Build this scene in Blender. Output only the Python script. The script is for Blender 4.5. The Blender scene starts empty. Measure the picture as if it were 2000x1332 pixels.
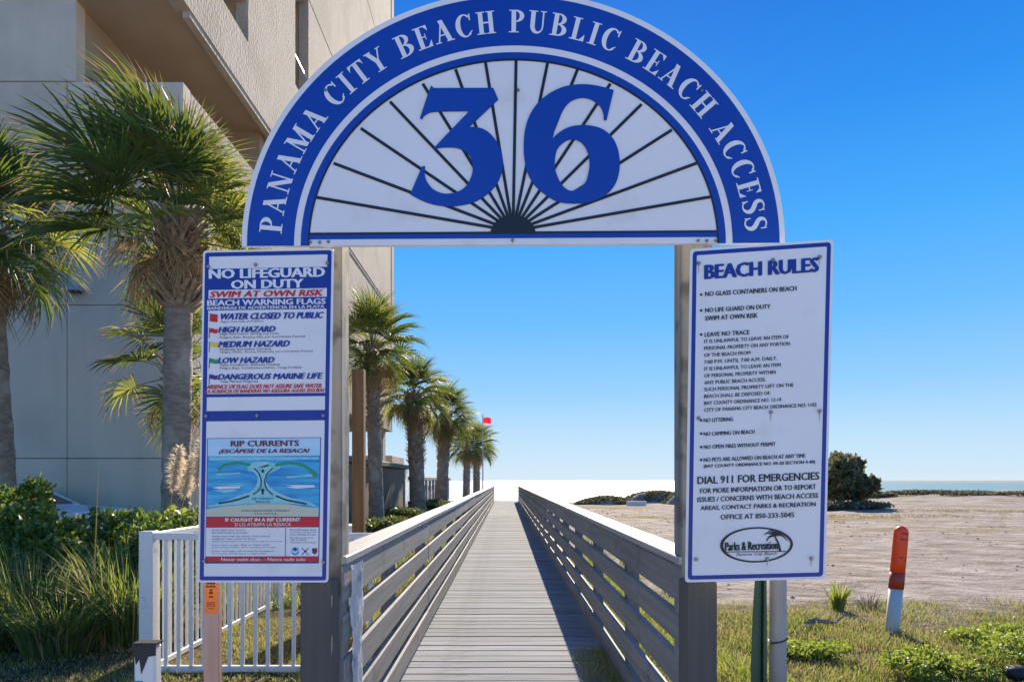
import bpy, math, random
import numpy as np
from mathutils import Vector, Matrix, Euler
random.seed(7); rng = np.random.default_rng(7)
R = math.radians
scene = bpy.context.scene
COL = scene.collection

# ------------------------------------------------------------------ camera, sky, sun, exposure
EYE = 1.42; FPX = 1333.0; VX, VY = 988.0, 938.0
cd = bpy.data.cameras.new('camera'); cam = bpy.data.objects.new('camera', cd); COL.objects.link(cam)
cam.location = (0, 0, EYE); cam.rotation_euler = (R(90), 0, 0)
cd.sensor_width = 36; cd.lens = 24.0; cd.shift_x = 0.006; cd.shift_y = 0.136
cd.clip_start = 0.05; cd.clip_end = 20000
scene.camera = cam
SUN_AZ, SUN_EL = 8.0, 29.0          # degrees to the right of straight ahead, above the horizon
w = bpy.data.worlds.new('World'); scene.world = w; w.use_nodes = True
nt = w.node_tree; nt.nodes.clear()
out = nt.nodes.new('ShaderNodeOutputWorld'); bg = nt.nodes.new('ShaderNodeBackground')
sky = nt.nodes.new('ShaderNodeTexSky'); sky.sky_type = 'NISHITA'; sky.sun_disc = False
sky.sun_elevation = R(SUN_EL); sky.sun_rotation = R(SUN_AZ)
sky.air_density = 1.0; sky.dust_density = 1.0; sky.ozone_density = 1.0; sky.altitude = 0
# the clear winter sky of the photograph: deep azure overhead, pale at the horizon, the same in every direction, over a share of the physical sky
tcw = nt.nodes.new('ShaderNodeTexCoord'); sepw = nt.nodes.new('ShaderNodeSeparateXYZ'); nt.links.new(tcw.outputs['Generated'], sepw.inputs[0])
rmp = nt.nodes.new('ShaderNodeValToRGB'); nt.links.new(sepw.outputs['Z'], rmp.inputs[0])
SKYEXP = 0.85
def _lin(c): return tuple(((v/255+.055)/1.055)**2.4 / 2**SKYEXP / 0.15 for v in c)
stops = [(0.0,(214,234,250)), (.06,(190,226,252)), (.13,(150,208,253)), (.22,(108,190,254)), (.33,(72,172,254)), (.45,(46,146,243)), (.57,(34,124,228)), (1.0,(30,104,202))]
el_ = rmp.color_ramp.elements
el_[0].position = stops[0][0]; el_[0].color = (*[v/10 for v in _lin(stops[0][1])], 1); el_[1].position = 1.0; el_[1].color = (*[v/10 for v in _lin(stops[-1][1])], 1)
for p_, c_ in stops[1:-1]:
    e_ = el_.new(p_); e_.color = (*[v/10 for v in _lin(c_)], 1)
sc10 = nt.nodes.new('ShaderNodeVectorMath'); sc10.operation = 'SCALE'; sc10.inputs['Scale'].default_value = 10; nt.links.new(rmp.outputs[0], sc10.inputs[0])
mxs = nt.nodes.new('ShaderNodeMix'); mxs.data_type = 'RGBA'; mxs.inputs[0].default_value = .996
nt.links.new(sky.outputs[0], mxs.inputs[6]); nt.links.new(sc10.outputs[0], mxs.inputs[7]); nt.links.new(mxs.outputs[2], bg.inputs[0])
bg.inputs[1].default_value = 0.15
nt.links.new(bg.outputs[0], out.inputs[0])
sl = bpy.data.lights.new('sun', 'SUN'); sun = bpy.data.objects.new('sun', sl); COL.objects.link(sun)
sl.energy = 5.0; sl.angle = R(0.5); sl.color = (1.0, 0.86, 0.66)
_d = Vector((math.sin(R(SUN_AZ))*math.cos(R(SUN_EL)), math.cos(R(SUN_AZ))*math.cos(R(SUN_EL)), math.sin(R(SUN_EL))))
sun.rotation_euler = _d.to_track_quat('Z', 'Y').to_euler()
vs = scene.view_settings; vs.view_transform = 'Standard'; vs.look = 'None'; vs.gamma = 1; vs.use_curve_mapping = False
vs.exposure = 0.85
scene.cycles.max_bounces = 8; scene.cycles.transparent_max_bounces = 8

# ------------------------------------------------------------------ helpers
def tag(o, label=None, cat=None, group=None, kind=None):
    if label: o['label'] = label
    if cat: o['category'] = cat
    if group: o['group'] = group
    if kind: o['kind'] = kind
    return o
def empty(name, loc=(0,0,0), label=None, cat=None, group=None, rz=0):
    o = bpy.data.objects.new(name, None); COL.objects.link(o); o.location = loc; o.rotation_euler = (0,0,rz)
    o.empty_display_size = 0.1
    return tag(o, label, cat, group)
def link(name, me, parent=None, loc=None, rot=None, scl=None):
    o = bpy.data.objects.new(name, me); COL.objects.link(o)
    if parent: o.parent = parent
    if loc is not None: o.location = loc
    if rot is not None: o.rotation_euler = rot
    if scl is not None: o.scale = scl
    return o
class MB:
    def __init__(s): s.v = []; s.f = []; s.m = []
    def add(s, vs, fs, mi=0):
        n = len(s.v); s.v += [tuple(p) for p in vs]
        for f in fs: s.f.append([i+n for i in f]); s.m.append(mi)
        return s
    def box(s, x0, x1, y0, y1, z0, z1, mi=0):
        return s.add([(x0,y0,z0),(x1,y0,z0),(x1,y1,z0),(x0,y1,z0),(x0,y0,z1),(x1,y0,z1),(x1,y1,z1),(x0,y1,z1)],
              [(0,3,2,1),(4,5,6,7),(0,1,5,4),(1,2,6,5),(2,3,7,6),(3,0,4,7)], mi)
    def bbox(s, x0, x1, y0, y1, z0, z1, b=0.004, mi=0):   # box with chamfered long edges (all eight corners cut)
        xs, ys, zs = (x0,x1), (y0,y1), (z0,z1); V = []; idx = {}
        for i in (0,1):
            for j in (0,1):
                for k in (0,1):
                    sx, sy, sz = (1,-1)[i], (1,-1)[j], (1,-1)[k]
                    for a, p in enumerate(((xs[i], ys[j]+sy*b, zs[k]+sz*b), (xs[i]+sx*b, ys[j], zs[k]+sz*b), (xs[i]+sx*b, ys[j]+sy*b, zs[k]))):
                        idx[(i,j,k,a)] = len(V); V.append(p)
        F = []
        g = lambda i,j,k,a: idx[(i,j,k,a)]
        for i in (0,1): q=[g(i,0,0,0),g(i,0,1,0),g(i,1,1,0),g(i,1,0,0)]; F.append(q if i==0 else q[::-1])
        for j in (0,1): q=[g(0,j,0,1),g(1,j,0,1),g(1,j,1,1),g(0,j,1,1)]; F.append(q if j==0 else q[::-1])
        for k in (0,1): q=[g(0,0,k,2),g(0,1,k,2),g(1,1,k,2),g(1,0,k,2)]; F.append(q if k==0 else q[::-1])
        for i in (0,1):
            for j in (0,1): F.append([g(i,j,0,0),g(i,j,0,1),g(i,j,1,1),g(i,j,1,0)])
        for i in (0,1):
            for k in (0,1): F.append([g(i,0,k,0),g(i,0,k,2),g(i,1,k,2),g(i,1,k,0)])
        for j in (0,1):
            for k in (0,1): F.append([g(0,j,k,1),g(0,j,k,2),g(1,j,k,2),g(1,j,k,1)])
        for i in (0,1):
            for j in (0,1):
                for k in (0,1): F.append([g(i,j,k,0),g(i,j,k,1),g(i,j,k,2)])
        return s.add(V, F, mi)
    def tube(s, pts, rad, n=8, mi=0, caps=True):
        pts = [Vector(p) for p in pts]; rings = []
        for i, p in enumerate(pts):
            t = (pts[min(i+1,len(pts)-1)]-pts[max(i-1,0)]).normalized()
            a = t.cross(Vector((0,1,0)) if abs(t.y) < .9 else Vector((1,0,0))).normalized(); b = t.cross(a)
            r = rad[i] if hasattr(rad, '__len__') else rad
            rings.append([p + (a*math.cos(k*2*math.pi/n) + b*math.sin(k*2*math.pi/n))*r for k in range(n)])
        V = [v for r_ in rings for v in r_]; F = []
        for i in range(len(pts)-1):
            for k in range(n): F.append((i*n+k, i*n+(k+1)%n, (i+1)*n+(k+1)%n, (i+1)*n+k))
        if caps: F += [tuple(range(n))[::-1], tuple(range((len(pts)-1)*n, len(pts)*n))]
        return s.add(V, F, mi)
    def mesh(s, name, mats, smooth=False):
        me = bpy.data.meshes.new(name); me.from_pydata(s.v, [], s.f)
        for m in (mats if isinstance(mats, (list, tuple)) else [mats]): me.materials.append(m)
        if len(me.materials) > 1: me.polygons.foreach_set('material_index', s.m)
        if smooth: me.polygons.foreach_set('use_smooth', [True]*len(me.polygons))
        me.update(); return me
    def obj(s, name, mats, parent=None, smooth=False, loc=None, rot=None):
        return link(name, s.mesh(name, mats, smooth), parent, loc, rot)
def npmesh(name, V, F, mats, mi=None, smooth=False):       # V (n,3), F (m,k)
    me = bpy.data.meshes.new(name); V = np.ascontiguousarray(V, np.float32); F = np.ascontiguousarray(F, np.int32)
    m, k = F.shape
    me.vertices.add(len(V)); me.vertices.foreach_set('co', V.ravel())
    me.loops.add(m*k); me.loops.foreach_set('vertex_index', F.ravel())
    me.polygons.add(m); me.polygons.foreach_set('loop_start', np.arange(0, m*k, k, dtype=np.int32))
    for x in (mats if isinstance(mats, (list, tuple)) else [mats]): me.materials.append(x)
    if mi is not None: me.polygons.foreach_set('material_index', np.ascontiguousarray(mi, np.int32))
    if smooth: me.polygons.foreach_set('use_smooth', np.ones(m, bool))
    me.update(calc_edges=True); me.validate(); return me

# ------------------------------------------------------------------ materials
def srgb(r, g, b):
    f = lambda c: (c/255/12.92) if c/255 <= .04045 else ((c/255+.055)/1.055)**2.4
    return (f(r), f(g), f(b))
def mat(name, c1, c2=None, rough=.7, scale=(8,8,8), bump=0.0, bscale=None, transl=0.0, tcol=None, rnd=0.0, detail=5, metal=0.0, spec=.5,
        c3=None, s3=1.0, coords='Object', bdist=.01, t3=(.5,.62)):
    m = bpy.data.materials.new(name); m.use_nodes = True; t = m.node_tree; N = t.nodes; L = t.links
    p = N['Principled BSDF']; o = N['Material Output']
    p.inputs['Roughness'].default_value = rough; p.inputs['Metallic'].default_value = metal
    p.inputs['Specular IOR Level'].default_value = spec
    tc = N.new('ShaderNodeTexCoord'); mp = N.new('ShaderNodeMapping'); mp.inputs['Scale'].default_value = scale
    L.new(tc.outputs[coords], mp.inputs[0])
    nz = N.new('ShaderNodeTexNoise'); nz.inputs['Scale'].default_value = 1; nz.inputs['Detail'].default_value = detail; nz.inputs['Roughness'].default_value = .6
    L.new(mp.outputs[0], nz.inputs['Vector'])
    if rnd:
        oi = N.new('ShaderNodeObjectInfo'); va = N.new('ShaderNodeVectorMath'); va.operation = 'SCALE'; va.inputs[0].default_value = (37,23,51)
        L.new(oi.outputs['Random'], va.inputs['Scale']); L.new(va.outputs[0], mp.inputs['Location'])
    c2 = c2 or c1
    r = N.new('ShaderNodeValToRGB'); r.color_ramp.elements[0].position = .32; r.color_ramp.elements[1].position = .68
    r.color_ramp.elements[0].color = (*c1, 1); r.color_ramp.elements[1].color = (*c2, 1)
    L.new(nz.outputs['Fac'], r.inputs[0]); col = r.outputs[0]
    if c3:
        n3 = N.new('ShaderNodeTexNoise'); n3.inputs['Scale'].default_value = s3; n3.inputs['Detail'].default_value = 6
        L.new(tc.outputs[coords], n3.inputs['Vector'])
        r3 = N.new('ShaderNodeValToRGB'); r3.color_ramp.elements[0].position = t3[0]; r3.color_ramp.elements[1].position = t3[1]
        L.new(n3.outputs['Fac'], r3.inputs[0])
        mx = N.new('ShaderNodeMix'); mx.data_type = 'RGBA'; L.new(r3.outputs[0], mx.inputs[0]); L.new(col, mx.inputs[6]); mx.inputs[7].default_value = (*c3, 1); col = mx.outputs[2]
    if rnd:
        h = N.new('ShaderNodeHueSaturation'); ma = N.new('ShaderNodeMapRange'); ma.inputs[3].default_value = 1-rnd; ma.inputs[4].default_value = 1+rnd
        L.new(oi.outputs['Random'], ma.inputs[0]); L.new(ma.outputs[0], h.inputs['Value']); L.new(col, h.inputs['Color']); col = h.outputs[0]
    L.new(col, p.inputs['Base Color'])
    if bump:
        b = N.new('ShaderNodeBump'); b.inputs['Strength'].default_value = bump; b.inputs['Distance'].default_value = bdist
        if bscale:
            mb_ = N.new('ShaderNodeMapping'); mb_.inputs['Scale'].default_value = bscale; L.new(tc.outputs[coords], mb_.inputs[0])
            nb = N.new('ShaderNodeTexNoise'); nb.inputs['Scale'].default_value = 1; nb.inputs['Detail'].default_value = 6; L.new(mb_.outputs[0], nb.inputs['Vector']); L.new(nb.outputs['Fac'], b.inputs['Height'])
        else: L.new(nz.outputs['Fac'], b.inputs['Height'])
        L.new(b.outputs[0], p.inputs['Normal'])
    if transl:
        tr = N.new('ShaderNodeBsdfTranslucent'); ms = N.new('ShaderNodeMixShader'); ms.inputs[0].default_value = transl
        if tcol: tr.inputs[0].default_value = (*tcol, 1)
        else: L.new(col, tr.inputs[0])
        L.new(p.outputs[0], ms.inputs[1]); L.new(tr.outputs[0], ms.inputs[2]); L.new(ms.outputs[0], o.inputs[0])
    return m
GW1, GW2 = (.17,.165,.16), (.27,.265,.255)
M_post = mat('grey_post_wood', (.085,.076,.065), (.115,.102,.088), .75, (30,30,1.5), .35, (60,60,2.5), bdist=.004)
M_tall = mat('tall_post_wood', (.17,.165,.15), (.31,.30,.275), .8, (22,22,1.2), .5, (60,60,2.5), bdist=.004, c3=(.11,.10,.09), s3=7)
M_board = mat('grey_board_wood', (.175,.168,.158), (.27,.26,.245), .7, (30,1.2,30), .35, (60,2.2,60), rnd=.13, bdist=.004, c3=(.10,.095,.09), s3=4.5, t3=(.6,.8))
M_cap = mat('cap_wood', (.26,.255,.25), (.36,.355,.35), .5, (30,1.2,30), .3, (60,2.2,60), rnd=.05, bdist=.003)
M_plank = mat('deck_wood', (.195,.205,.215), (.345,.36,.375), .9, (1.2,30,30), .5, (2.2,70,60), rnd=.13, spec=.15, bdist=.004, c3=(.145,.145,.145), s3=2.3, t3=(.55,.75))
M_white = mat('sign_white', (.80,.77,.77), (.84,.81,.81), .35, (2,2,2), c3=(.68,.64,.60), s3=5, t3=(.58,.85))
M_blue = mat('sign_blue', srgb(18,60,155), srgb(22,66,163), .35, (2,2,2))
M_blue2 = mat('sign_border_blue', srgb(22,50,145), None, .35)
M_navy = mat('lettering_navy', srgb(22,48,130), None, .4)
M_black = mat('print_black', (.012,.013,.02), None, .45)
M_red = mat('print_red', srgb(205,30,45), None, .4)
M_maroon = mat('print_maroon', srgb(110,40,70), None, .4)
M_yellow = mat('print_yellow', srgb(235,205,50), None, .4)
M_green = mat('print_green', srgb(40,150,95), None, .4)
M_purple = mat('print_purple', srgb(80,45,130), None, .4)
M_psky = mat('print_pale_blue', srgb(175,215,235), srgb(190,222,240), .4, (3,3,30))
M_psea = mat('print_sea', srgb(20,125,195), srgb(75,185,220), .4, (6,6,60))
M_pshal = mat('print_shallow', srgb(110,195,205), srgb(165,215,215), .4, (40,40,90))
M_psand = mat('print_sand', srgb(200,200,175), None, .4)
M_bolt = mat('bolt_steel', (.25,.24,.22), (.4,.38,.35), .45, (200,200,200), metal=.8)
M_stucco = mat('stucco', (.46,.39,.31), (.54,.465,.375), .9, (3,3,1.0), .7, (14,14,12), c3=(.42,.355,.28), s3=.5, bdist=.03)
M_stucco2 = mat('stucco_shade_lift', (.70,.55,.40), (.78,.62,.455), .9, (2.2,2.2,.25), .4, (30,30,30), c3=(.60,.475,.345), s3=.35, bdist=.02)  # same stucco, coloured lighter and warmer on shaded walls to offset the shade
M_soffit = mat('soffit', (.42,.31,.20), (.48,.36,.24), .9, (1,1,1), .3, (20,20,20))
M_dark = mat('dark_joint', (.07,.06,.05), None, .9)
M_glass = mat('dark_glass', (.03,.04,.05), None, .08)
M_shed = mat('shed_wall', (.20,.14,.09), (.25,.18,.12), .9, (3,3,3))
M_shedroof = mat('shed_roof', (.05,.075,.07), (.09,.12,.11), .7, (3,3,3))
M_vinyl = mat('white_vinyl', (.80,.77,.72), (.85,.82,.77), .35, (3,3,3), c3=(.55,.53,.47), s3=9, t3=(.6,.75))
M_leafA = mat('palm_leaf', (.045,.08,.025), (.095,.135,.04), .5, (2,2,2), transl=.32, spec=.35, tcol=(.24,.32,.04), rnd=.2)
M_leafY = mat('palm_leaf_yellow', (.13,.17,.035), (.24,.25,.06), .55, (2,2,2), spec=.3, transl=.48, tcol=(.48,.5,.08), rnd=.15)
M_leafD = mat('palm_leaf_dead', (.30,.19,.09), (.46,.32,.17), .7, (4,4,4), transl=.3, tcol=(.6,.4,.2), rnd=.15)
M_pet = mat('palm_petiole', (.14,.17,.05), (.26,.24,.09), .5, (5,5,5))
M_trunk = mat('palm_trunk', (.20,.15,.11), (.36,.29,.22), .95, (7,7,22), 1.0, (12,12,45), bdist=.03, c3=(.42,.35,.28), s3=3)
M_boot = mat('palm_boot', (.17,.11,.07), (.44,.32,.22), .9, (16,16,16), .6, bdist=.01)
M_hedge1 = mat('hedge_leaf', (.08,.14,.03), (.14,.21,.05), .45, (3,3,3), transl=.3, tcol=(.2,.3,.03))
M_hedge2 = mat('hedge_leaf_light', (.20,.26,.05), (.32,.37,.08), .45, (3,3,3), transl=.4, tcol=(.42,.5,.06))
M_grassG = mat('blade_green', (.09,.15,.025), (.16,.22,.045), .55, (3,3,3), transl=.4, tcol=(.42,.52,.06))
M_grassD = mat('blade_deep', (.06,.12,.05), (.10,.18,.08), .5, (3,3,3), transl=.3, tcol=(.22,.36,.08))
M_grassY = mat('blade_straw', (.33,.23,.10), (.50,.38,.18), .7, (3,3,3), transl=.35, tcol=(.6,.52,.2))
M_plume = mat('plume', (.62,.52,.38), (.78,.69,.55), .8, (9,9,9), transl=.45, tcol=(.8,.65,.45))
M_scrub = mat('scrub_leaf', (.075,.095,.045), (.14,.155,.08), .6, (3,3,3), transl=.3, tcol=(.25,.28,.12))
M_brownpost = mat('brown_timber', (.15,.07,.02), (.25,.125,.04), .75, (25,25,1.5), .4, (50,50,3), bdist=.004)
M_stake = mat('pink_stake', (.48,.29,.23), (.58,.37,.30), .7, (20,20,2), .3, (50,50,3), bdist=.003)
M_sticker = mat('orange_sticker', (.95,.22,.02), None, .5)
M_orange = mat('marker_orange', (.92,.10,.02), (.95,.14,.03), .35, (9,9,9), transl=.2, tcol=(.95,.16,.03))
M_orange2 = mat('marker_orange_dark', (.42,.05,.02), (.5,.06,.025), .5, (9,9,9))
M_pvc = mat('grey_pipe', (.24,.23,.215), (.34,.33,.31), .5, (9,9,3))
M_markw = mat('marker_white', (.56,.57,.55), (.64,.65,.62), .5, (9,9,3))
M_gpost = mat('green_channel', (.015,.06,.04), (.025,.085,.055), .4, (9,9,3), metal=.2)
M_tape = mat('black_tape', (.02,.02,.022), (.035,.035,.035), .6)
M_teal = mat('teal_sticker', (.03,.19,.25), (.05,.30,.36), .5, (60,60,60))
M_wrap = mat('plastic_wrap', (.74,.76,.80), (.92,.91,.88), .25, (40,14,10), .8, bdist=.01, c3=(.35,.48,.68), s3=9, t3=(.58,.68), transl=.35)
M_carw = mat('car_paint_white', (.75,.77,.8), None, .2)
M_tyre = mat('tyre_rubber', (.02,.02,.02), None, .8)
M_flag = mat('flag_red', (.75,.02,.05), None, .7, transl=.35, tcol=(.9,.02,.06))
M_pole = mat('pole_grey', (.4,.4,.4), None, .5)
M_dsand = mat('loose_dirt', (.22,.18,.14), (.38,.32,.26), .95, (9,9,9), 1, bdist=.03)

# ground material: turf near, pale sand beyond, straw patches
def ground_mat():
    m = bpy.data.materials.new('ground_sand_turf'); m.use_nodes = True; t = m.node_tree; N = t.nodes; L = t.links; p = N['Principled BSDF']
    p.inputs['Roughness'].default_value = .95; p.inputs['Specular IOR Level'].default_value = .15
    tc = N.new('ShaderNodeTexCoord'); sep = N.new('ShaderNodeSeparateXYZ'); L.new(tc.outputs['Object'], sep.inputs[0])
    def noise(s, d=6, sc=None, rough=.6):
        n = N.new('ShaderNodeTexNoise'); n.inputs['Scale'].default_value = s; n.inputs['Detail'].default_value = d; n.inputs['Roughness'].default_value = rough
        if sc:
            mp = N.new('ShaderNodeMapping'); mp.inputs['Scale'].default_value = sc; L.new(tc.outputs['Object'], mp.inputs[0]); L.new(mp.outputs[0], n.inputs['Vector'])
        else: L.new(tc.outputs['Object'], n.inputs['Vector'])
        return n.outputs['Fac']
    def ramp(src, a, b, ca=(0,0,0), cb=(1,1,1)):
        r = N.new('ShaderNodeValToRGB'); r.color_ramp.elements[0].position = a; r.color_ramp.elements[1].position = b
        r.color_ramp.elements[0].color = (*ca,1); r.color_ramp.elements[1].color = (*cb,1); L.new(src, r.inputs[0]); return r.outputs[0]
    def math_(op, a, b):
        n = N.new('ShaderNodeMath'); n.operation = op
        for i, x in enumerate((a, b)):
            if isinstance(x, (int, float)): n.inputs[i].default_value = x
            else: L.new(x, n.inputs[i])
        return n.outputs[0]
    def mix(f, a, b):
        n = N.new('ShaderNodeMix'); n.data_type = 'RGBA'; L.new(f, n.inputs[0])
        for i, x in ((6,a),(7,b)):
            if isinstance(x, tuple): n.inputs[i].default_value = (*x,1)
            else: L.new(x, n.inputs[i])
        return n.outputs[2]
    sand = ramp(noise(.8, 8, (1,1.3,1)), .35, .65, (.29,.238,.197), (.50,.43,.37))
    sand = mix(ramp(noise(1.7, 9, (.6,1.1,1), .7), .51, .66), sand, (.19,.148,.115))
    # straw and low weeds scattered on the sand in drawn-out patches
    straw = ramp(noise(3, 5), .35, .65, (.17,.14,.05), (.30,.23,.10))
    sand = mix(ramp(noise(.16, 6, (.5,1.3,1)), .52, .62), sand, straw)
    turf = ramp(noise(1.6, 9, None, .7), .40, .60, (.055,.065,.022), (.21,.145,.08))
    lim = math_('ADD', sep.outputs['Y'], math_('MULTIPLY', noise(.9, 5), -5.0))       # y - 5*noise
    near = ramp(math_('MULTIPLY', lim, .1), .50, .62)                                   # 0 turf, 1 sand
    soil = ramp(noise(1.5, 6), .35, .65, (.06,.055,.03), (.16,.13,.07))
    base = mix(near, turf, sand)
    left = ramp(math_('ADD', math_('MULTIPLY', sep.outputs['X'], -.2), .0), .25, .45)      # 1 for x < -2
    base = mix(left, base, soil)
    L.new(base, p.inputs['Base Color'])
    b = N.new('ShaderNodeBump'); b.inputs['Strength'].default_value = 1; b.inputs['Distance'].default_value = .20
    L.new(math_('ADD', noise(2.2, 9, (1,1,1), .65), math_('MULTIPLY', noise(20, 4), .12)), b.inputs['Height']); L.new(b.outputs[0], p.inputs['Normal'])
    return m
M_ground = ground_mat()
M_brownleaf = mat('dry_scrub_leaf', (.20,.14,.075), (.32,.24,.13), .8, (3,3,3), transl=.2)
def sea_mat():
    m = bpy.data.materials.new('sea_water'); m.use_nodes = True; t = m.node_tree; N = t.nodes; L = t.links; p = N['Principled BSDF']
    p.inputs['Base Color'].default_value = (.22,.34,.31,1); p.inputs['Roughness'].default_value = .33; p.inputs['IOR'].default_value = 1.33
    tc = N.new('ShaderNodeTexCoord'); mp = N.new('ShaderNodeMapping'); mp.inputs['Scale'].default_value = (.12,.35,1); L.new(tc.outputs['Object'], mp.inputs[0])
    n = N.new('ShaderNodeTexNoise'); n.inputs['Scale'].default_value = 1; n.inputs['Detail'].default_value = 8; L.new(mp.outputs[0], n.inputs['Vector'])
    b = N.new('ShaderNodeBump'); b.inputs['Strength'].default_value = 1; b.inputs['Distance'].default_value = 1.2; L.new(n.outputs['Fac'], b.inputs['Height']); L.new(b.outputs[0], p.inputs['Normal'])
    return m
M_sea = sea_mat()

# ------------------------------------------------------------------ ground and sea
def coast(x): return 49.0 + 0.75*max(0.0, x-4)
def gz(x, y):
    z = -0.10 + .03*math.sin(x*.9+y*.35)*math.sin(y*.7) if y > 6 else -0.10
    if y > 9: z += .05*math.sin(x*.31+1)*math.sin(y*.23)
    if y > 8 and x > 1.3: z += (.022+.004*min(y,40)/10)*math.sin(x*3.1+math.sin(y*1.7)*2)*math.sin(y*2.3+math.sin(x*1.1)*2)
    if y > 34 and x > 10: z += min(1,(y-34)/14)*(-.02+.10*math.sin(x*.27+1)*math.sin(y*.19)+.08*math.sin(x*.83)*math.sin(y*.6))
    c = coast(x)
    if y > c: z -= min(4.5, (y-c)*.09 + max(0, (y-c)-4)*.02)
    return z
mb = MB(); xs = sorted(set([-6000,-900,-200,-80,-50] + [x*1.5 for x in range(-22,40)] + [75,100,140,250,900,6000])); ys = sorted(set([-900,-100,-30,-10,-2] + [y*1.0 for y in range(0,110)] + [120,140,200,400,7000]))
for y in ys:
    for x in xs: mb.v.append((x, y, gz(x, y)))
nx = len(xs)
for j in range(len(ys)-1):
    for i in range(nx-1): mb.f.append([j*nx+i, j*nx+i+1, (j+1)*nx+i+1, (j+1)*nx+i]); mb.m.append(0)
tag(mb.obj('ground', M_ground, smooth=True), 'sandy lot with turf and weeds running down to the beach', kind='structure')
tag(MB().add([(-9000,60,-1.9),(9000,60,-1.9),(9000,15000,-1.9),(-9000,15000,-1.9)], [(0,1,2,3)]).obj('sea', M_sea), 'calm green blue sea glittering under the sun', kind='structure')

M_bounce = mat('pale_bounce', (.60,.56,.49), (.70,.65,.57), .9, (2,2,2), .3)
tag(MB().bbox(-60,60,-60,1.9,-.2,-.02,.01).obj('reflector', M_bounce), 'pale pavement at the start of the boardwalk', kind='structure')  # added unseen pale slab; bounces sun onto the shaded sign and post fronts

# ------------------------------------------------------------------ boardwalk
XL, XR = -0.74, 0.80
M_nail = mat('rusty_nail', (.04,.03,.025), (.09,.05,.035), .7)
bw = empty('boardwalk', (0.03, 3, 0), 'long grey plank boardwalk running straight to the beach', 'boardwalk')
PITCH = .172
pb = MB().bbox(-.87, .87, 0, PITCH-.012, -.035, 0, .005)
for xx in (-.72,-.68,-.02,.02,.68,.72):
    yy = .04 if (round(xx*100)%8) else .12
    pb.add([(xx+.006*math.cos(a), yy+.006*math.sin(a), .0006) for a in [k*math.pi/3 for k in range(6)]], [tuple(range(6))], 1)
pm = pb.mesh('plank', [M_plank, M_nail])
y = 2.1; k = 0; far = MB()
while y < 48:
    if k < 150:
        o = link('plank', pm, bw, (random.uniform(-.008,.008), y-3, random.uniform(-.002,.002)), (0,0,random.uniform(-.0016,.0016)))
    else: far.box(-.87+random.uniform(-.008,.008), .87, y-3, y-3+PITCH-.012, -.035, random.uniform(-.003,.001))
    y += PITCH; k += 1
fo = far.obj('planks', M_plank, bw); fo['kind'] = 'stuff'
for sx in (-.7, 0, .7): MB().box(sx-.03, sx+.03, -.9, 45, -.22, -.037).obj('joist', M_post, bw)
BZ = [(.86,1.028),(.665,.80),(.45,.60),(.24,.385),(.03,.18)]
POSTY = [3.2] + [4.75+1.75*i for i in range(25)]
def railing(side, X, label):
    r = empty('wooden_railing', (X, 3.1, 0), label, 'railing', 'railings of the boardwalk')
    s = side
    pmesh = MB().bbox(min(s*.042,s*.13), max(s*.042,s*.13), 0, .09, -.25, 1.027, .004).mesh('post', M_board)
    for i, py in enumerate(POSTY[1:]): link('post', pmesh, r, (0, py-3.1, 0), (0,0,random.uniform(-.02,.02)))
    segs = [(0.02, POSTY[2]-3.1+.045)] + [(POSTY[j]-3.1+.045, POSTY[j+2]-3.1+.045) for j in range(2, 24, 2)]
    meshes = {}
    for (a, b) in segs:
        ln = round(b-a, 3)
        for bi, (z0, z1) in enumerate(BZ):
            if (ln, bi) not in meshes:
                meshes[(ln, bi)] = MB().bbox(min(0,s*.038), max(0,s*.038), .0015, ln-.0015, z0, z1, .004).mesh('board', M_board)
            link('board', meshes[(ln, bi)], r, (random.uniform(-.002,.002), a, random.uniform(-.004,.003)), (random.uniform(-.0012,.0012),0,0))
        if ln not in meshes: meshes[ln] = MB().bbox(min(-s*.012,s*.15), max(-s*.012,s*.15), .0015, ln-.0015, 1.032, 1.07, .005).mesh('cap_rail', M_cap)
        link('cap_rail', meshes[ln], r, (random.uniform(-.003,.003), a, random.uniform(-.0015,.0015)), (random.uniform(-.001,.001),0,random.uniform(-.001,.001)))
    return r
railing(-1, XL, 'grey board railing on the palm tree side of the boardwalk')
railing(1, XR, 'grey board railing on the open sand side of the boardwalk')

# ------------------------------------------------------------------ gate posts
def gpost(name, px0, px1, Y, zt, m, th=.14, label='', cat='post', px0b=None, group=None):
    x0, x1 = (px0-VX)*Y/FPX, (px1-VX)*Y/FPX
    o = MB().bbox(x0-(x0+x1)/2, x1-(x0+x1)/2, -0, th, 0, zt+.3, .006).obj(name, m, loc=((x0+x1)/2, Y, -.3))
    return tag(o, label, cat, group)
gpost('gate_post', 604, 668, 3.12, 3.0, M_tall, .14, 'tall weathered post behind the lifeguard warning sign holding the arch', group='tall posts of the arch')
gpost('gate_post', 1331, 1392, 3.12, 3.0, M_tall, .14, 'tall weathered post behind the beach rules sign holding the arch', group='tall posts of the arch')
gpost('railing_end_post', 586, 646, 2.96, .98, M_post, .14, 'short thick dark grey post under the lifeguard warning sign', group='short end posts of the railings')
gpost('railing_end_post', 1341, 1401, 2.96, .98, M_post, .14, 'short thick dark grey post under the beach rules sign', group='short end posts of the railings')

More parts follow.
